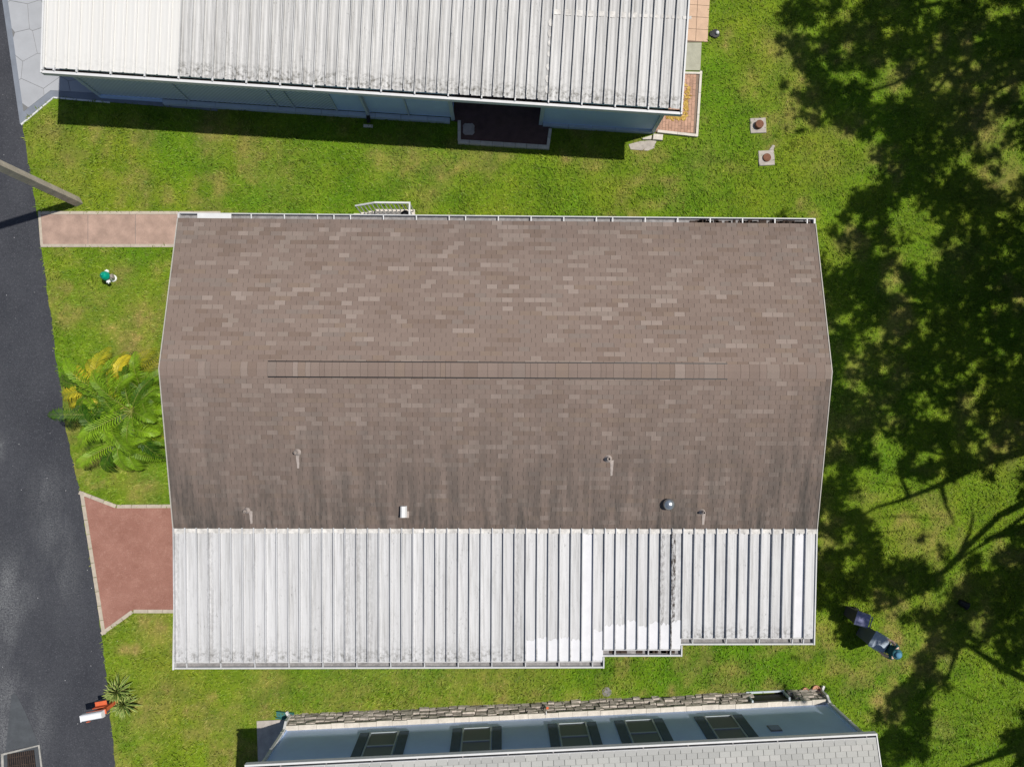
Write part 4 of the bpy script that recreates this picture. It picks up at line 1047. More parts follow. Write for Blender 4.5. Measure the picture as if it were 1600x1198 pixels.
# fire hydrant
c_ = P(177.5, 435); o = thing('fire_hydrant', c_, 'white fire hydrant with green bonnet on the left lawn', 'hydrant')
q = MB(); q.lathe(c_, [(.115, 0), (.115, .04), (.095, .05), (.09, .42), (.13, .44), (.13, .47)], 20); q.build('barrel', M_HYDW, o, smooth=False)
q = MB(); q.lathe(c_+Vector((0, 0, .47)), [(.145, 0), (.145, .02), (.13, .04), (.115, .11), (.075, .17), (.03, .19), (.03, .23), (.01, .235)], 20); q.build('bonnet', M_HYDG, o, smooth=True)
ax = Vector((.16, -1, 0)).normalized()
for s in (-1, 1):
    q = MB(); q.lathe(c_+Vector((0, 0, .34))+ax*s*.07, [(.05, 0), (.05, .06), (.065, .065), (.065, .13), (.02, .135), (.02, .16)], 12, axis=ax*s); q.build('nozzle', M_HYDW, o)
q = MB(); ay = Vector((1, .16, 0)).normalized(); q.lathe(c_+Vector((0, 0, .30))+ay*.07, [(.06, 0), (.06, .04), (.075, .045), (.075, .08), (.02, .085)], 14, axis=ay); q.build('nozzle', M_LEAD, o)

# mailbox on its red post
c_ = P(191, 1087); mz = 1.06; ct = P(154, 1116, mz+.18); o = thing('mailbox', c_, 'white mailbox on red orange post at the road edge', 'mailbox')
fr_ = Frame((c_.x, c_.y), math.radians(10))
q = MB(); q.box(-.055, .055, -.055, .055, 0, mz, fr_); q.build('post', M_MAILR, o)
q = MB(); q.box(-.50, .10, -.085, .055, mz+.001, mz+.03, fr_); q.build('shelf', M_MAILR, o)
q = MB(); q.tube([fr_.w(-.05, 0, .55), fr_.w(-.36, 0, mz-.01)], .045, 4); q.build('brace', M_MAILR, o)
q = MB(); q.box(-.42, -.06, .058, .20, .72, .735, fr_); q.box(-.42, -.06, .058, .075, .735, .9, fr_); q.build('paper_tray', M_MAILR, o)
q = MB(); n = 10; pr = [(-.10, 0), (-.10, .10)]+[(-.10*math.cos(math.pi*k/n), .10+.10*math.sin(math.pi*k/n)) for k in range(1, n)]+[(.10, .10), (.10, 0)]
mf = Frame((c_.x, c_.y), math.radians(10)); 
A_ = [mf.w(-.58, -.05+y, mz+.031+z) for y, z in pr]; B_ = [mf.w(.06, -.05+y, mz+.031+z) for y, z in pr]
for k in range(len(pr)): q.face([A_[k], A_[(k+1) % len(pr)], B_[(k+1) % len(pr)], B_[k]])
q.face(A_[::-1]); q.face(B_); q.build('box', M_MAILW, o)
q = MB(); q.box(-.60, -.582, -.145, .045, mz+.035, mz+.2, mf); q.build('door', M_MAILW, o)
q = MB(); q.box(-.40, -.38, -.165, -.152, mz+.08, mz+.26, mf); q.box(-.38, -.30, -.165, -.152, mz+.2, mz+.26, mf); q.build('flag', M_MAILR, o)

# storm drain in the road gutter
o = thing('storm_drain', P(30, 1190), 'dark storm drain grate with concrete rim at bottom left of road', 'drain')
def flat(name, pts, z, mat, z0=-.02):
    q = MB(); q.prism([P2(*p) for p in pts], z0, z); return q.build(name, mat, o)
flat('apron', [(9, 1172), (16, 1110), (18, 1086), (22, 1082), (27, 1086), (40, 1112), (52, 1140), (60, 1163)], .012, M_CONCD)
flat('rim', [(2, 1177), (62, 1162.5), (72, 1240), (4, 1240)], .016, M_BLEACH)
flat('rim_face', [(6, 1179), (60, 1165), (69, 1240), (8, 1240)], .020, M_CONCD)
flat('pit', [(12, 1177), (54, 1170), (62, 1240), (14, 1240)], .024, M_BLACK)
a0, a1, b0, b1 = Vector(P2(12, 1177)), Vector(P2(54, 1170)), Vector(P2(14, 1240)), Vector(P2(62, 1240))
for k in range(13):
    t = (k+.5)/13; p_, q_ = a0.lerp(a1, t), b0.lerp(b1, t); q = MB(); q.prism([(p_.x-.016, p_.y), (p_.x+.016, p_.y), (q_.x+.016, q_.y), (q_.x-.016, q_.y)], .02, .036); q.build('bar', M_DEBRIS, o)
for k in range(5):
    t = (k+.5)/5; p_, q_ = a0.lerp(b0, t), a1.lerp(b1, t); q = MB(); q.prism([(p_.x, p_.y-.012), (q_.x, q_.y-.012), (q_.x, q_.y+.012), (p_.x, p_.y+.012)], .02, .033); q.build('bar', M_DEBRIS, o)

# ------------------------------------------------------------------ plants
class Leafy:
    def __init__(s): s.mb = MB(); s.r = []
    def face(s, pts, r): s.mb.face(pts); s.r.append(r)
    def build(s, name, mat, parent, **kw):
        m_ = s.mb.mesh(name, mat); m_.attributes.new('rnd', 'FLOAT', 'FACE').data.foreach_set('value', np.array(s.r, np.float32)); return link(name, m_, parent, **kw)
def frond(base, az, L, rise, droop, mat, parent, rd, width=.34, tilt=0):
    d = Vector((math.cos(az), math.sin(az), 0)); n = 16; pts = []
    for k in range(n+1):
        t = k/n; pts.append(base+d*(L*(t*.92))*(1-.12*t*t)+Vector((0, 0, rise*math.sin(min(1, t*1.25)*math.pi/2)-droop*t*t))+Vector((-d.y, d.x, 0))*tilt*t*t)
    lf = Leafy(); fr0 = rd.random()
    for k in range(2, n+1):
        for h in (0, .5):
            if k == n and h: continue
            p = pts[k]+((pts[min(k+1, n)]-pts[k])*h); t = (k+h)/n; tan = (pts[min(k+1, n)]-pts[k-1]).normalized()
            side = tan.cross(Vector((0, 0, 1))).normalized(); up = side.cross(tan)
            ll = width*(max(0, math.sin(min(1, .12+t*.86)*math.pi))**.7+.05)*rd.uniform(.85, 1.1)
            for s in (-1, 1):
                dirn = (side*s*1.0+tan*(.55+.5*t)+up*rd.uniform(.0, .3)).normalized(); q = p+dirn*ll*.55+Vector((0, 0, .02)); e = p+dirn*ll+Vector((0, 0, -.42*ll-.08*rd.random()))
                w = tan*.0175*rd.uniform(.8, 1.2)
                r = min(1, fr0*.8+rd.random()*.2); lf.face([p-w*.6, p+w*.6, q+w, q-w], r); lf.face([q-w, q+w, e], r)
    rach = MB(); rach.tube([p for p in pts[::2]], [.012-.010*k/8 for k in range(len(pts[::2]))], 4)
    fo = lf.build('frond', mat, parent)
    rach.build('rachis', M_STEM, fo)
pc = P(196, 640); palm = thing('areca_palm', pc, 'bushy areca palm with yellowing fronds between road and brown roof', 'palm')
rd = random.Random(5)
heads = [((206, 642), 1.75, 13, 1.45, 'g'), ((170, 648), 1.5, 11, 1.25, 'g'), ((222, 610), 1.45, 9, 1.05, 'g'), ((186, 690), 1.3, 9, 1.15, 'g'), ((152, 606), 1.3, 10, 1.45, 'm'), ((226, 680), 1.1, 8, .95, 'm'), ((196, 600), 1.2, 8, 1.1, 'm'), ((145, 622), 1.1, 8, 1.25, 'y'), ((200, 640), .75, 14, 1.6, 'd'), ((185, 660), .6, 12, 1.2, 'd'), ((178, 625), 1.55, 10, 1.35, 'g'), ((205, 665), 1.5, 10, 1.2, 'g'), ((232, 640), 1.35, 7, .8, 'g')]
for (px, py), hz, n, L, kd in heads:
    top = P(px, py, hz); b = Vector((pc.x+(top.x-pc.x)*.5, pc.y+(top.y-pc.y)*.5, 0))
    q = MB(); q.tube([b, b.lerp(top, .5)+Vector((0, 0, .05)), top], [.04, .033, .025], 6); q.build('stem', M_STEM, palm)
    a0 = rd.uniform(0, 6)
    for k in range(n):
        az = a0+k*2.399; m_ = {'g': M_PALM, 'm': M_PALM if k % 3 else M_PALMY, 'y': M_PALMY if k % 2 else M_PALMD, 'd': M_PALMD if k % 2 else M_PALMY}[kd]
        if kd == 'g' and k % 11 == 10: m_ = M_PALMY
        young = k < 3 and kd == 'g'; l_ = L*1.3*rd.uniform(.72, 1.15)
        # keep the fronds off the roof edge, as they are bent aside by it
        ex_ = top.x+math.cos(az)*l_; lim = P(262, py, 2.0).x-.1
        if ex_ > lim and math.cos(az) > 0: l_ = max(.35, l_*(lim-top.x)/(ex_-top.x))
        frond(top, az, l_, (.55 if young else .28)*l_, (.25 if young else .62)*l_*rd.uniform(.8, 1.3), m_, palm, rd, .25+.10*rd.random(), rd.uniform(-.25, .25))

for (px, py, hz, az, L) in ((150, 612, 1.25, 178, 1.45), (150, 618, 1.2, 196, 1.3), (152, 606, 1.3, 158, 1.2), (165, 598, 1.35, 128, 1.2), (185, 598, 1.35, 92, 1.05), (176, 700, 1.2, 250, .95), (200, 700, 1.2, 285, .9), (160, 660, 1.3, 205, 1.1)):
    frond(P(px, py, hz), math.radians(az), L, .2*L, .45*L, M_PALM if az % 4 else M_PALMY, palm, rd, .30, rd.uniform(-.2, .2))
def rosette(px, py, r, n, lab, hz):
    c_ = P(px, py); o = thing('variegated_yucca', c_, lab, 'plant', 'spiky plants by the mailbox')
    q = MB(); q.tube([c_, c_+Vector((0, 0, hz))], [.05, .035], 6); q.build('stem', M_BARK, o)
    for k in range(n):
        t = (k+.5)/n; az = k*2.399+rd.uniform(-.15, .15); el = math.radians(78-72*t+rd.uniform(-6, 6)); L = r*(.75+.35*t)*rd.uniform(.85, 1.1)
        d = Vector((math.cos(az)*math.cos(el), math.sin(az)*math.cos(el), math.sin(el))); s = Vector((-math.sin(az), math.cos(az), 0)); b = c_+Vector((0, 0, hz*(1-.5*t)))
        W = .030*rd.uniform(.85, 1.2); pts = []
        for j, (u_, w_) in enumerate(((0, .55), (.3, 1), (.65, .85), (1, .03))):
            p = b+d*L*u_+Vector((0, 0, -.22*L*u_*u_*(t+.2))); pts.append((p, w_*W))
        lf = Leafy(); rv_ = rd.random()
        for (p, w), (p2, w2) in zip(pts[:-1], pts[1:]):
            lf.face([p-s*w*.55, p+s*w*.55, p2+s*w2*.55, p2-s*w2*.55], rv_)
        leaf = lf.build('leaf', M_YUC, o)
        lf = Leafy()
        for (p, w), (p2, w2) in zip(pts[:-1], pts[1:]):
            for sg_ in (-1, 1):
                lf.face([p+s*sg_*w*.55, p+s*sg_*w+Vector((0, 0, .008)), p2+s*sg_*w2+Vector((0, 0, .008)), p2+s*sg_*w2*.55], rv_)
        lf.build('leaf_margin', M_YUCY, leaf)
rosette(192, 1074, .52, 84, 'variegated spiky plant above the mailbox post, upper of two', .38)
rosette(199, 1095, .50, 74, 'variegated spiky plant right of the mailbox post, lower of two', .26)

# ------------------------------------------------------------------ bins and the person in the dappled shade
def bin_(px, py, ang, lab, body, lid, w, d, h):
    c_ = P(px, py); o = thing('wheeled_bin', c_, lab, 'bin', 'wheeled bins at the edge of the lawn'); fr_ = Frame((c_.x, c_.y), ang)
    q = MB(); a, b = w*.38, d*.36
    q.hexa([fr_.w(-a, -b, .05), fr_.w(a, -b, .05), fr_.w(a, b, .05), fr_.w(-a, b, .05)], [fr_.w(-w/2, -d/2, h*.93), fr_.w(w/2, -d/2, h*.93), fr_.w(w/2, d/2, h*.93), fr_.w(-w/2, d/2, h*.93)]); q.build('body', body, o)
    q = MB(); e = .02
    q.hexa([fr_.w(-w/2-e, -d/2-e, h*.93), fr_.w(w/2+e, -d/2-e, h*.93), fr_.w(w/2+e, d/2+e, h*.93), fr_.w(-w/2-e, d/2+e, h*.93)], [fr_.w(-w/2+.03, -d/2+.05, h), fr_.w(w/2-.03, -d/2+.05, h), fr_.w(w/2-.03, d/2-.01, h*1.04), fr_.w(-w/2+.03, d/2-.01, h*1.04)]); q.build('lid', lid, o)
    for s in (-1, 1):
        q = MB(); ax_ = (fr_.w(1, 0, 0)-fr_.w(0, 0, 0)); q.lathe(fr_.w(s*w*.42, d*.40, .11), [(.11, -.025), (.11, .025)], 14, axis=ax_); q.build('wheel', M_BLACK, o)
    q = MB(); q.tube([fr_.w(-w*.42, d/2, h*.90), fr_.w(-w*.42, d/2+.09, h*.97), fr_.w(w*.42, d/2+.09, h*.97), fr_.w(w*.42, d/2, h*.90)], .016, 6); q.build('handle', lid, o)
AB = math.atan2(-.53, .85)-math.pi/2          # handle side faces away from the drone
bin_(1347, 986, AB, 'grey wheeled bin with pale lid in front of person in blue hat', M_BIN1, M_BINL, .50, .46, 1.08)
bin_(1325, 954, AB+.25, 'dark brown grey bin with lavender lid above the person', M_BIN2, M_BIN2L, .40, .38, .95)

def skin_body(name, verts, edges, radii, root, mat, parent, sub=2):
    me = bpy.data.meshes.new(name); me.from_pydata([tuple(v) for v in verts], edges, []); ob = bpy.data.objects.new(name+'_src', me); COL.objects.link(ob)
    m1 = ob.modifiers.new('skin', 'SKIN'); m1.use_smooth_shade = True
    sv = me.skin_vertices[0].data
    for i, r in enumerate(radii): sv[i].radius = (r, r) if not hasattr(r, '__len__') else r; sv[i].use_root = (i == root)
    m2 = ob.modifiers.new('sub', 'SUBSURF'); m2.levels = sub; m2.render_levels = sub
    dg = bpy.context.evaluated_depsgraph_get(); nm = bpy.data.meshes.new_from_object(ob.evaluated_get(dg)); nm.name = name
    bpy.data.objects.remove(ob); nm.materials.clear()
    for m in (mat if isinstance(mat, list) else [mat]): nm.materials.append(m)
    return nm
pb = P(1363, 996.5); fwd = Vector((-.85, .53, 0)).normalized(); rt = Vector((fwd.y, -fwd.x, 0))
def pp(f, r, z): return pb+fwd*f+rt*r+Vector((0, 0, z))
per = thing('person', pb, 'person in blue hat and dark teal top standing behind grey bin', 'person')
V = [pp(-.02, 0, .90), pp(.0, 0, 1.12), pp(.06, 0, 1.32), pp(.10, 0, 1.43), pp(.14, 0, 1.52), pp(.17, 0, 1.62),   # pelvis..head
     pp(.05, .19, 1.36), pp(.16, .25, 1.12), pp(.30, .21, 1.06), pp(.36, .20, 1.05),
     pp(.05, -.19, 1.36), pp(.16, -.25, 1.12), pp(.30, -.21, 1.06), pp(.36, -.20, 1.05),
     pp(-.02, .09, .84), pp(.02, .11, .46), pp(-.05, .12, .08), pp(.09, .13, .035),
     pp(-.02, -.09, .84), pp(.0, -.11, .46), pp(-.10, -.12, .08), pp(.04, -.13, .035)]
E_ = [(0, 1), (1, 2), (2, 3), (3, 4), (4, 5), (2, 6), (6, 7), (7, 8), (8, 9), (2, 10), (10, 11), (11, 12), (12, 13), (0, 14), (14, 15), (15, 16), (16, 17), (0, 18), (18, 19), (19, 20), (20, 21)]
R_ = [.14, .135, .145, .06, .075, .10, .075, .05, .038, .035, .075, .05, .038, .035, .095, .065, .045, .04, .095, .065, .045, .04]
bm_ = skin_body('body', V, E_, R_, 0, [M_SKIN, M_TROU, M_TEALS], per)
for p in bm_.polygons:
    z = p.center.z; rr_ = (p.center-pb).dot(rt); ff_ = (p.center-pb).dot(fwd)
    p.material_index = 1 if z < .93 else (2 if (z < 1.42 and not (ff_ > .13 and abs(rr_) > .14)) else 0)
link('body', bm_, per)
hc = pp(.18, 0, 1.70); q = MB(); q.lathe(hc, [(.155, -.025), (.16, -.012), (.11, .015), (.01, .016)], 22); hb = q.build('hat_brim', M_HAT, per, smooth=True)
q = MB(); q.lathe(hc+Vector((0, 0, .0)), [(.10, 0), (.095, .07), (.075, .10), (.01, .105)], 20); q.build('hat_crown', M_HATC, per, smooth=True)
for s in (-1, 1):   # hands: palm, four fingers and a thumb closed on the handle
    w0 = pp(.36, s*.20, 1.05); q = MB(); q.tube([w0-fwd*.02, w0+fwd*.05], [.034, .036], 8, squash=.6)
    for k in range(4):
        b = w0+fwd*.05+rt*((k-1.5)*.017); L = (.058, .066, .062, .05)[k]
        q.tube([b, b+fwd*L*.5+Vector((0, 0, -.004)), b+fwd*L*.75+Vector((0, 0, -.03)), b+fwd*L*.45+Vector((0, 0, -.045))], [.0095, .009, .0085, .007], 6)
    b = w0+rt*(-s*.03); q.tube([b, b+rt*(-s*.025)+fwd*.03+Vector((0, 0, -.012)), b+rt*(-s*.012)+fwd*.06+Vector((0, 0, -.03))], [.012, .011, .008], 6)
    q.build('hand', M_SKIN, per, smooth=True)
q = MB()
for s in (-1, 1):
    e_ = pp(.255, s*.035, 1.625); q.lathe(e_, [(.004, 0), (.012, .004), (.004, .012)], 8, axis=fwd)
q.build('eyes', M_BLACK, per)
c_ = P(1500, 941); o = thing('plant_pot', c_, 'small black plant pot lying in the deep shade of the lawn', 'pot')
ax_ = Vector((.8, -.45, .25)); q = MB(); q.lathe(c_+Vector((-.1, .06, .11)), [(.09, 0), (.12, .24), (.135, .25), (.135, .28), (.11, .28), (.08, .05), (.01, .04)], 16, axis=ax_); q.build('pot', M_BLACK, o, smooth=True)

# ------------------------------------------------------------------ trees beyond the right edge, whose crowns shade the lawn
def sun_up(px, py, z):
    g = P(px, py); return Vector((g.x+SHIFT.x*z, g.y+SHIFT.y*z, z))
def in_view(p, margin):
    q = CAMR.transposed() @ (p-Vector((0, 0, H)))
    if q.z > -.5: return False
    x = CX+F_PX*q.x/-q.z; y = CY-F_PX*q.y/-q.z
    return (x < 1600+margin) and (-margin < y < 1198+margin) and x > -margin
# where the shade falls on the lawn: (px, py, rx, ry, strength), later entries may be gaps
SHADE = [(1255, 35, 26, 48, 1), (1310, 70, 70, 110, 1.1), (1290, 130, 50, 50, 1.1), (1330, 170, 40, 40, 1), (1400, 60, 90, 90, .95), (1490, 60, 110, 100, .8), (1420, 200, 70, 60, .75), (1530, 150, 90, 90, .75), (1305, 205, 30, 18, .8), (1470, 190, 60, 60, .85), (1540, 250, 60, 60, .75), (1430, 130, 60, 50, .8), (1590, 200, 40, 60, .9), (1520, 60, 60, 60, .95), (1580, 90, 40, 60, .95), (1500, 230, 40, 40, .8), (1400, 20, 60, 40, 1), (1570, 320, 40, 30, .9), (1600, 720, 30, 30, .4), (1360, 215, 40, 30, .6),
         (1370, 295, 60, 60, 1.1), (1440, 270, 60, 60, .9), (1345, 330, 40, 40, 1), (1300, 370, 40, 50, .75), (1400, 370, 80, 60, .85), (1500, 300, 90, 70, .85), (1570, 380, 70, 90, 1.1), (1520, 440, 80, 70, 1.15), (1345, 450, 60, 60, 1.0),
         (1290, 480, 30, 70, .8), (1430, 470, 90, 80, .95), (1560, 540, 80, 100, 1.2), (1450, 560, 110, 70, 1.05), (1330, 560, 60, 70, 1.0), (1500, 650, 110, 70, 1.15), (1320, 665, 60, 80, 1.2), (1400, 640, 80, 60, .8), (1580, 640, 60, 70, 1.15),
         (1310, 760, 60, 50, .8), (1450, 715, 60, 35, .85), (1290, 850, 40, 60, .85), (1340, 820, 40, 40, .7), (1340, 900, 80, 60, .85), (1420, 900, 70, 50, .95), (1480, 870, 50, 50, .6), (1560, 900, 80, 60, 1.05), (1560, 960, 80, 60, 1.1), (1310, 985, 40, 25, .8),
         (1500, 985, 60, 60, .95), (1450, 1040, 50, 40, .75), (1475, 1075, 25, 50, .9), (1420, 1115, 45, 40, .75), (1400, 1155, 30, 30, .9), (1590, 1150, 40, 60, .9), (1550, 1060, 30, 35, .5), (1440, 970, 40, 30, .7)]
GAPS = [(1320, 250, 45, 45, .9), (1270, 280, 60, 60, 1.5), (1580, 275, 30, 36, .8), (1550, 215, 24, 26, .3), (1460, 120, 26, 22, .5), (1395, 110, 22, 22, .5), (1400, 790, 45, 45, 1.1), (1460, 810, 60, 50, .9), (1540, 800, 50, 60, .8), (1370, 700, 30, 20, .7), (1530, 120, 20, 30, .3),
        (1395, 345, 25, 22, .6), (1450, 370, 22, 20, .6), (1395, 450, 20, 30, .6), (1310, 400, 18, 24, .7), (1400, 1010, 25, 25, 1.0), (1345, 1060, 60, 40, 1.3), (1530, 1130, 50, 80, 1.2), (1385, 985, 14, 12, .8), (1330, 1010, 50, 22, 1.2), (1360, 760, 25, 40, .5)]
def shade(px, py):
    s = np.zeros_like(px)
    for a, b, rx, ry, k in SHADE: s = np.maximum(s, k*np.exp(-(((px-a)/rx)**2+((py-b)/ry)**2)*.9))
    s = np.maximum(s, .56*np.clip((px-1325-30*np.sin(py/90.))/60, 0, 1)*np.clip((735-py)/60, 0, 1)*(1-np.exp(-(((px-1330)/75)**2+((py-245)/75)**2))))
    for a, b, rx, ry, k in GAPS: s = s-k*np.exp(-(((px-a)/rx)**2+((py-b)/ry)**2))
    return s
N = 62000
cpx = rng.uniform(1215, 1900, N); cpy = rng.uniform(-250, 1420, N)
inside = (cpx < 1615) & (cpy > -20) & (cpy < 1215)
sv = shade(cpx, cpy); blot = vnoise(cpx, cpy, 24, 31)*.5+vnoise(cpx, cpy, 12, 32)*.5
edgeL = 1290-40*np.sin(cpy/170.)
sv = np.where(inside, sv, .75-.9*np.clip((edgeL+40-cpx)/80, 0, 1))
keep = (np.minimum(sv, 1.0)+(blot-.5)*2.7+(vnoise(cpx, cpy, 45, 33)-.5)*.5) > .46
TREES = [(1690, 60, 'nearest the top right corner', 12.0), (1675, 430, 'beside the middle of the brown roof', 13.0), (1690, 800, 'level with the carport', 12.0), (1710, 1130, 'nearest the bottom right corner', 11.0)]
TT = [P(a, b) for a, b, _, _ in TREES]
clumps = [[] for _ in TREES]
zc = rng.uniform(6.9, 12.2, N)
for i in np.nonzero(keep)[0]:
    p = sun_up(cpx[i], cpy[i], zc[i])
    if in_view(p, 45): 
        p = sun_up(cpx[i], cpy[i], zc[i]+3.0)
        if in_view(p, 45): continue
    d = [(p.x-t.x)**2+(p.y-t.y)**2 for t in TT]; k = int(np.argmin(d))
    if d[k] > 90: continue
    clumps[k].append(p)
# limbs whose shadows lie across the open lawn: pixel paths of the shadow and the heights of the limb
LIMBS = {2: [[(1660, 690, 5.4), (1600, 706, 6.2), (1540, 722, 7.0), (1500, 742, 7.6), (1450, 765, 8.1), (1405, 782, 8.6), (1370, 792, 9.0), (1335, 812, 9.3)],
             [(1530, 722, 7.1), (1480, 712, 8), (1440, 703, 8.8)], [(1420, 778, 8.5), (1405, 740, 9), (1400, 715, 9.4)], [(1470, 758, 8.0), (1478, 790, 8.6), (1492, 820, 9.2)],
             [(1680, 740, 4.6), (1600, 785, 5.6), (1560, 805, 6.4), (1520, 845, 7.2), (1480, 885, 7.9), (1440, 920, 8.4), (1395, 945, 8.8), (1340, 960, 9.2)], [(1600, 806, 5.9), (1560, 835, 6.8), (1510, 865, 7.6), (1470, 900, 8.2)],
             [(1500, 865, 7.6), (1515, 830, 8.4), (1520, 800, 9)]],
         0: [[(1640, 90, 6), (1560, 60, 7), (1470, 90, 8), (1400, 130, 8.6), (1340, 150, 9.2)], [(1560, 60, 7), (1480, 120, 8), (1420, 200, 9)], [(1600, 120, 6.6), (1520, 160, 7.6), (1470, 230, 8.6)], [(1470, 5, 7.4), (1400, 20, 8.4), (1340, 28, 9)]],
         1: [[(1620, 400, 6), (1540, 430, 7), (1450, 480, 8), (1390, 470, 9), (1340, 440, 9.6)], [(1540, 430, 7), (1480, 520, 8), (1400, 560, 9), (1330, 590, 9.6)], [(1620, 380, 6.2), (1540, 330, 7.4), (1450, 300, 8.4), (1380, 290, 9)]],
         3: [[(1640, 1080, 5.6), (1560, 1040, 6.8), (1500, 1000, 7.8), (1440, 980, 8.8)], [(1500, 1000, 7.8), (1480, 1060, 8.6), (1420, 1120, 9.2)], [(1660, 1120, 5.6), (1610, 1150, 7)]]}
for k, (tx, ty, where, hh) in enumerate(TREES):
    base = TT[k]; o = thing('shade_tree', base, 'tree outside the right edge '+where+' casting the leafy shadow', 'tree', 'trees along the right edge')
    trunk = MB(); top = base+Vector((.6, .2, 5.2)); rad = .30
    trunk.tube([base-Vector((0, 0, .2)), base+Vector((.05, 0, .4)), base+Vector((.2, .05, 2.6)), top, base+Vector((.9, .4, 7.6)), base+Vector((1.2, .5, 9.8))], [.42, .33, .27, .22, .15, .07], 10)
    for li, path in enumerate(LIMBS[k]):
        pts = [sun_up(a, b, z) for a, b, z in path]; r0_ = .16 if li in (0, 4) or (k != 2 and li == 0) else .085
        if li == 0 or path[0][0] > 1598: pts = [base+Vector((.25, .1, 3.4))]+pts
        m = len(pts); trunk.tube(pts, [r0_*(1-.85*j/(m-1))+.012 for j in range(m)], 7)
    cl = clumps[k]; rr2 = random.Random(40+k)
    for j in range(9):      # limbs reaching outwards and up, away from the lawn
        an = j/9*6.28; e = base+Vector((.8+2.6*math.cos(an), .3+2.6*math.sin(an), rr2.uniform(8, 11)))
        if in_view(e, 60): continue
        g_ = Vector((e.x-SHIFT.x*e.z, e.y-SHIFT.y*e.z, 0))
        if in_view(g_, 20): continue
        trunk.tube([top, top.lerp(e, .5)+Vector((0, 0, .5)), e], [.12, .07, .02], 6)
    # twigs up to some of the clumps
    for p in cl[::170]:
        q0 = Vector((base.x+.7+(p.x-base.x)*.55, base.y+.3+(p.y-base.y)*.55, min(p.z-.6, 5.5+.28*p.z)))
        if in_view(q0, 20): continue
        trunk.tube([q0, q0.lerp(p, .55)+Vector((rr2.uniform(-.2, .2), rr2.uniform(-.2, .2), .2)), p], [.022, .012, .006], 4)
    trunk.build('trunk', M_BARK, o, smooth=True)
    n = len(cl); LPC = 5
    C = np.array([p[:] for p in cl]); C = np.repeat(C, LPC, 0)+rng.normal(0, .085, (n*LPC, 3))
    d = rng.normal(size=(n*LPC, 3)); d[:, 2] *= .5; d /= np.linalg.norm(d, axis=1)[:, None]
    e = np.cross(d, rng.normal(size=(n*LPC, 3))*np.array([.5, .5, 1])); e /= np.linalg.norm(e, axis=1)[:, None]
    L = rng.uniform(.07, .13, (n*LPC, 1)); W = L*.52
    vq = np.stack([C-d*L, C+e*W, C+d*L, C-e*W], 1).reshape(-1, 3)
    me = bpy.data.meshes.new('crown'); fi = np.arange(len(vq)).reshape(-1, 4)
    me.vertices.add(len(vq)); me.vertices.foreach_set('co', vq.astype(np.float32).ravel())
    me.loops.add(len(vq)); me.loops.foreach_set('vertex_index', fi.ravel().astype(np.int32))
    me.polygons.add(len(fi)); me.polygons.foreach_set('loop_start', np.arange(0, len(vq), 4, dtype=np.int32)); me.update(calc_edges=True)
    me.materials.append(M_OAK); me.attributes.new('rnd', 'FLOAT', 'FACE').data.foreach_set('value', rng.random(len(fi)).astype(np.float32))
    link('crown', me, o)

# ------------------------------------------------------------------ grass blades over the lawn in view
def fpoly(fr, u0, u1, v0, v1): return [tuple(fr.w(a, b, 0)[:2]) for a, b in ((u0, v0), (u1, v0), (u1, v1), (u0, v1))]
EXC = [[P2(*p) for p in RED_OUT], [P2(*p) for p in PINK_OUT], [(a[0]-.02, a[1]-.02) for a in outer], fpoly(MAIN, -MW/2+.4, MW/2-.4, -MH/2+.5, MH/2-.6), fpoly(MAIN, MAIN.uv(346, 900)[0], MW/2-.6, sec_edges[2][3]+.1, -MH/2+.5),
       fpoly(NORTH, uA, uD+.08, vW-.10, NL), fpoly(SOUTH, ul2-.02, uRr+.0, -9, vST+.02), [P2(*p) for p in [(714, 186), (864, 199), (860, 234), (714, 226)]],
       [P2(*p) for p in [(1020, 0), (1108, 0), (1106, 67), (1097, 68), (1098, 112), (1090, 216), (1000, 206)]], [P2(*p) for p in [(1171, 184), (1198, 184), (1198, 211), (1171, 211)]], [P2(*p) for p in [(1184, 235), (1210, 235), (1210, 262), (1184, 262)]],
       [P2(*p) for p in [(982, 222), (1026, 216), (1020, 235), (985, 235)]], fpoly(MAIN, la-.9, lb, lv0, lv1)]
NB = 330000
bx_ = rng.uniform(-17.6, 18.0, NB); by_ = rng.uniform(-13.2, 13.8, NB)
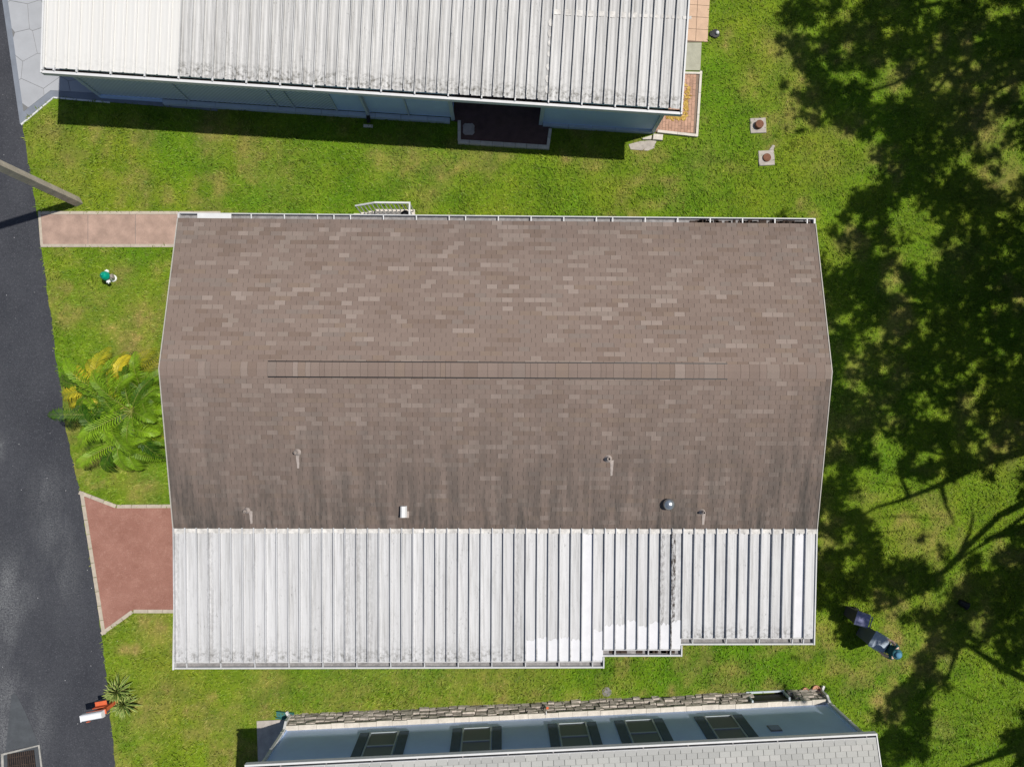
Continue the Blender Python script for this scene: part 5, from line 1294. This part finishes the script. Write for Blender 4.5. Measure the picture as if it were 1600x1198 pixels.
ok = bx_ > np.interp(-by_, [-p[1] for p in edge], [p[0] for p in edge])+rng.normal(.04, .03, NB)
jx_ = rng.normal(0, .028, NB); jy_ = rng.normal(0, .028, NB)
for pl in EXC: ok &= ~inpoly(bx_+jx_, by_+jy_, pl)
bx_ = bx_[ok]; by_ = by_[ok]; nb = len(bx_)
dry_, lush_ = lawn_fields(bx_, by_)
az = rng.uniform(0, 2*np.pi, nb)+1.6*vnoise(bx_, by_, .5, 50); Lb = rng.uniform(.045, .115, nb)*(1.15-.5*dry_)*(.75+.6*vnoise(bx_, by_, .6, 51)); wb = rng.uniform(.006, .013, nb)
hb_ = Lb*rng.uniform(.25, .75, nb)
dx, dy = np.cos(az), np.sin(az)
v0 = np.stack([bx_-dy*wb, by_+dx*wb, np.full(nb, .002)], 1); v1 = np.stack([bx_+dy*wb, by_-dx*wb, np.full(nb, .002)], 1)
m0 = np.stack([bx_+dx*Lb*.5+dy*wb*.8, by_+dy*Lb*.5-dx*wb*.8, hb_*.8], 1); m1 = np.stack([bx_+dx*Lb*.5-dy*wb*.8, by_+dy*Lb*.5+dx*wb*.8, hb_*.8], 1)
v2 = np.stack([bx_+dx*Lb, by_+dy*Lb, hb_], 1)
vq = np.stack([v0, v1, m0, v2, m1], 1).reshape(-1, 3)
me = bpy.data.meshes.new('grass'); fi = np.arange(len(vq))
me.vertices.add(len(vq)); me.vertices.foreach_set('co', vq.astype(np.float32).ravel())
me.loops.add(len(vq)); me.loops.foreach_set('vertex_index', fi.astype(np.int32)); me.polygons.add(nb); me.polygons.foreach_set('loop_start', np.arange(0, len(vq), 5, dtype=np.int32)); me.update(calc_edges=True)
me.materials.append(M_BLADE)
for nm, d in (('dry', np.clip(dry_+rng.normal(0, .12, nb), 0, 1)), ('lush', np.clip(lush_+rng.normal(0, .15, nb), 0, 1)), ('rnd', rng.random(nb))):
    me.attributes.new(nm, 'FLOAT', 'FACE').data.foreach_set('value', d.astype(np.float32))
tag(link('grass', me, kind='stuff'), 'short patchy green grass of the lawns', 'grass')
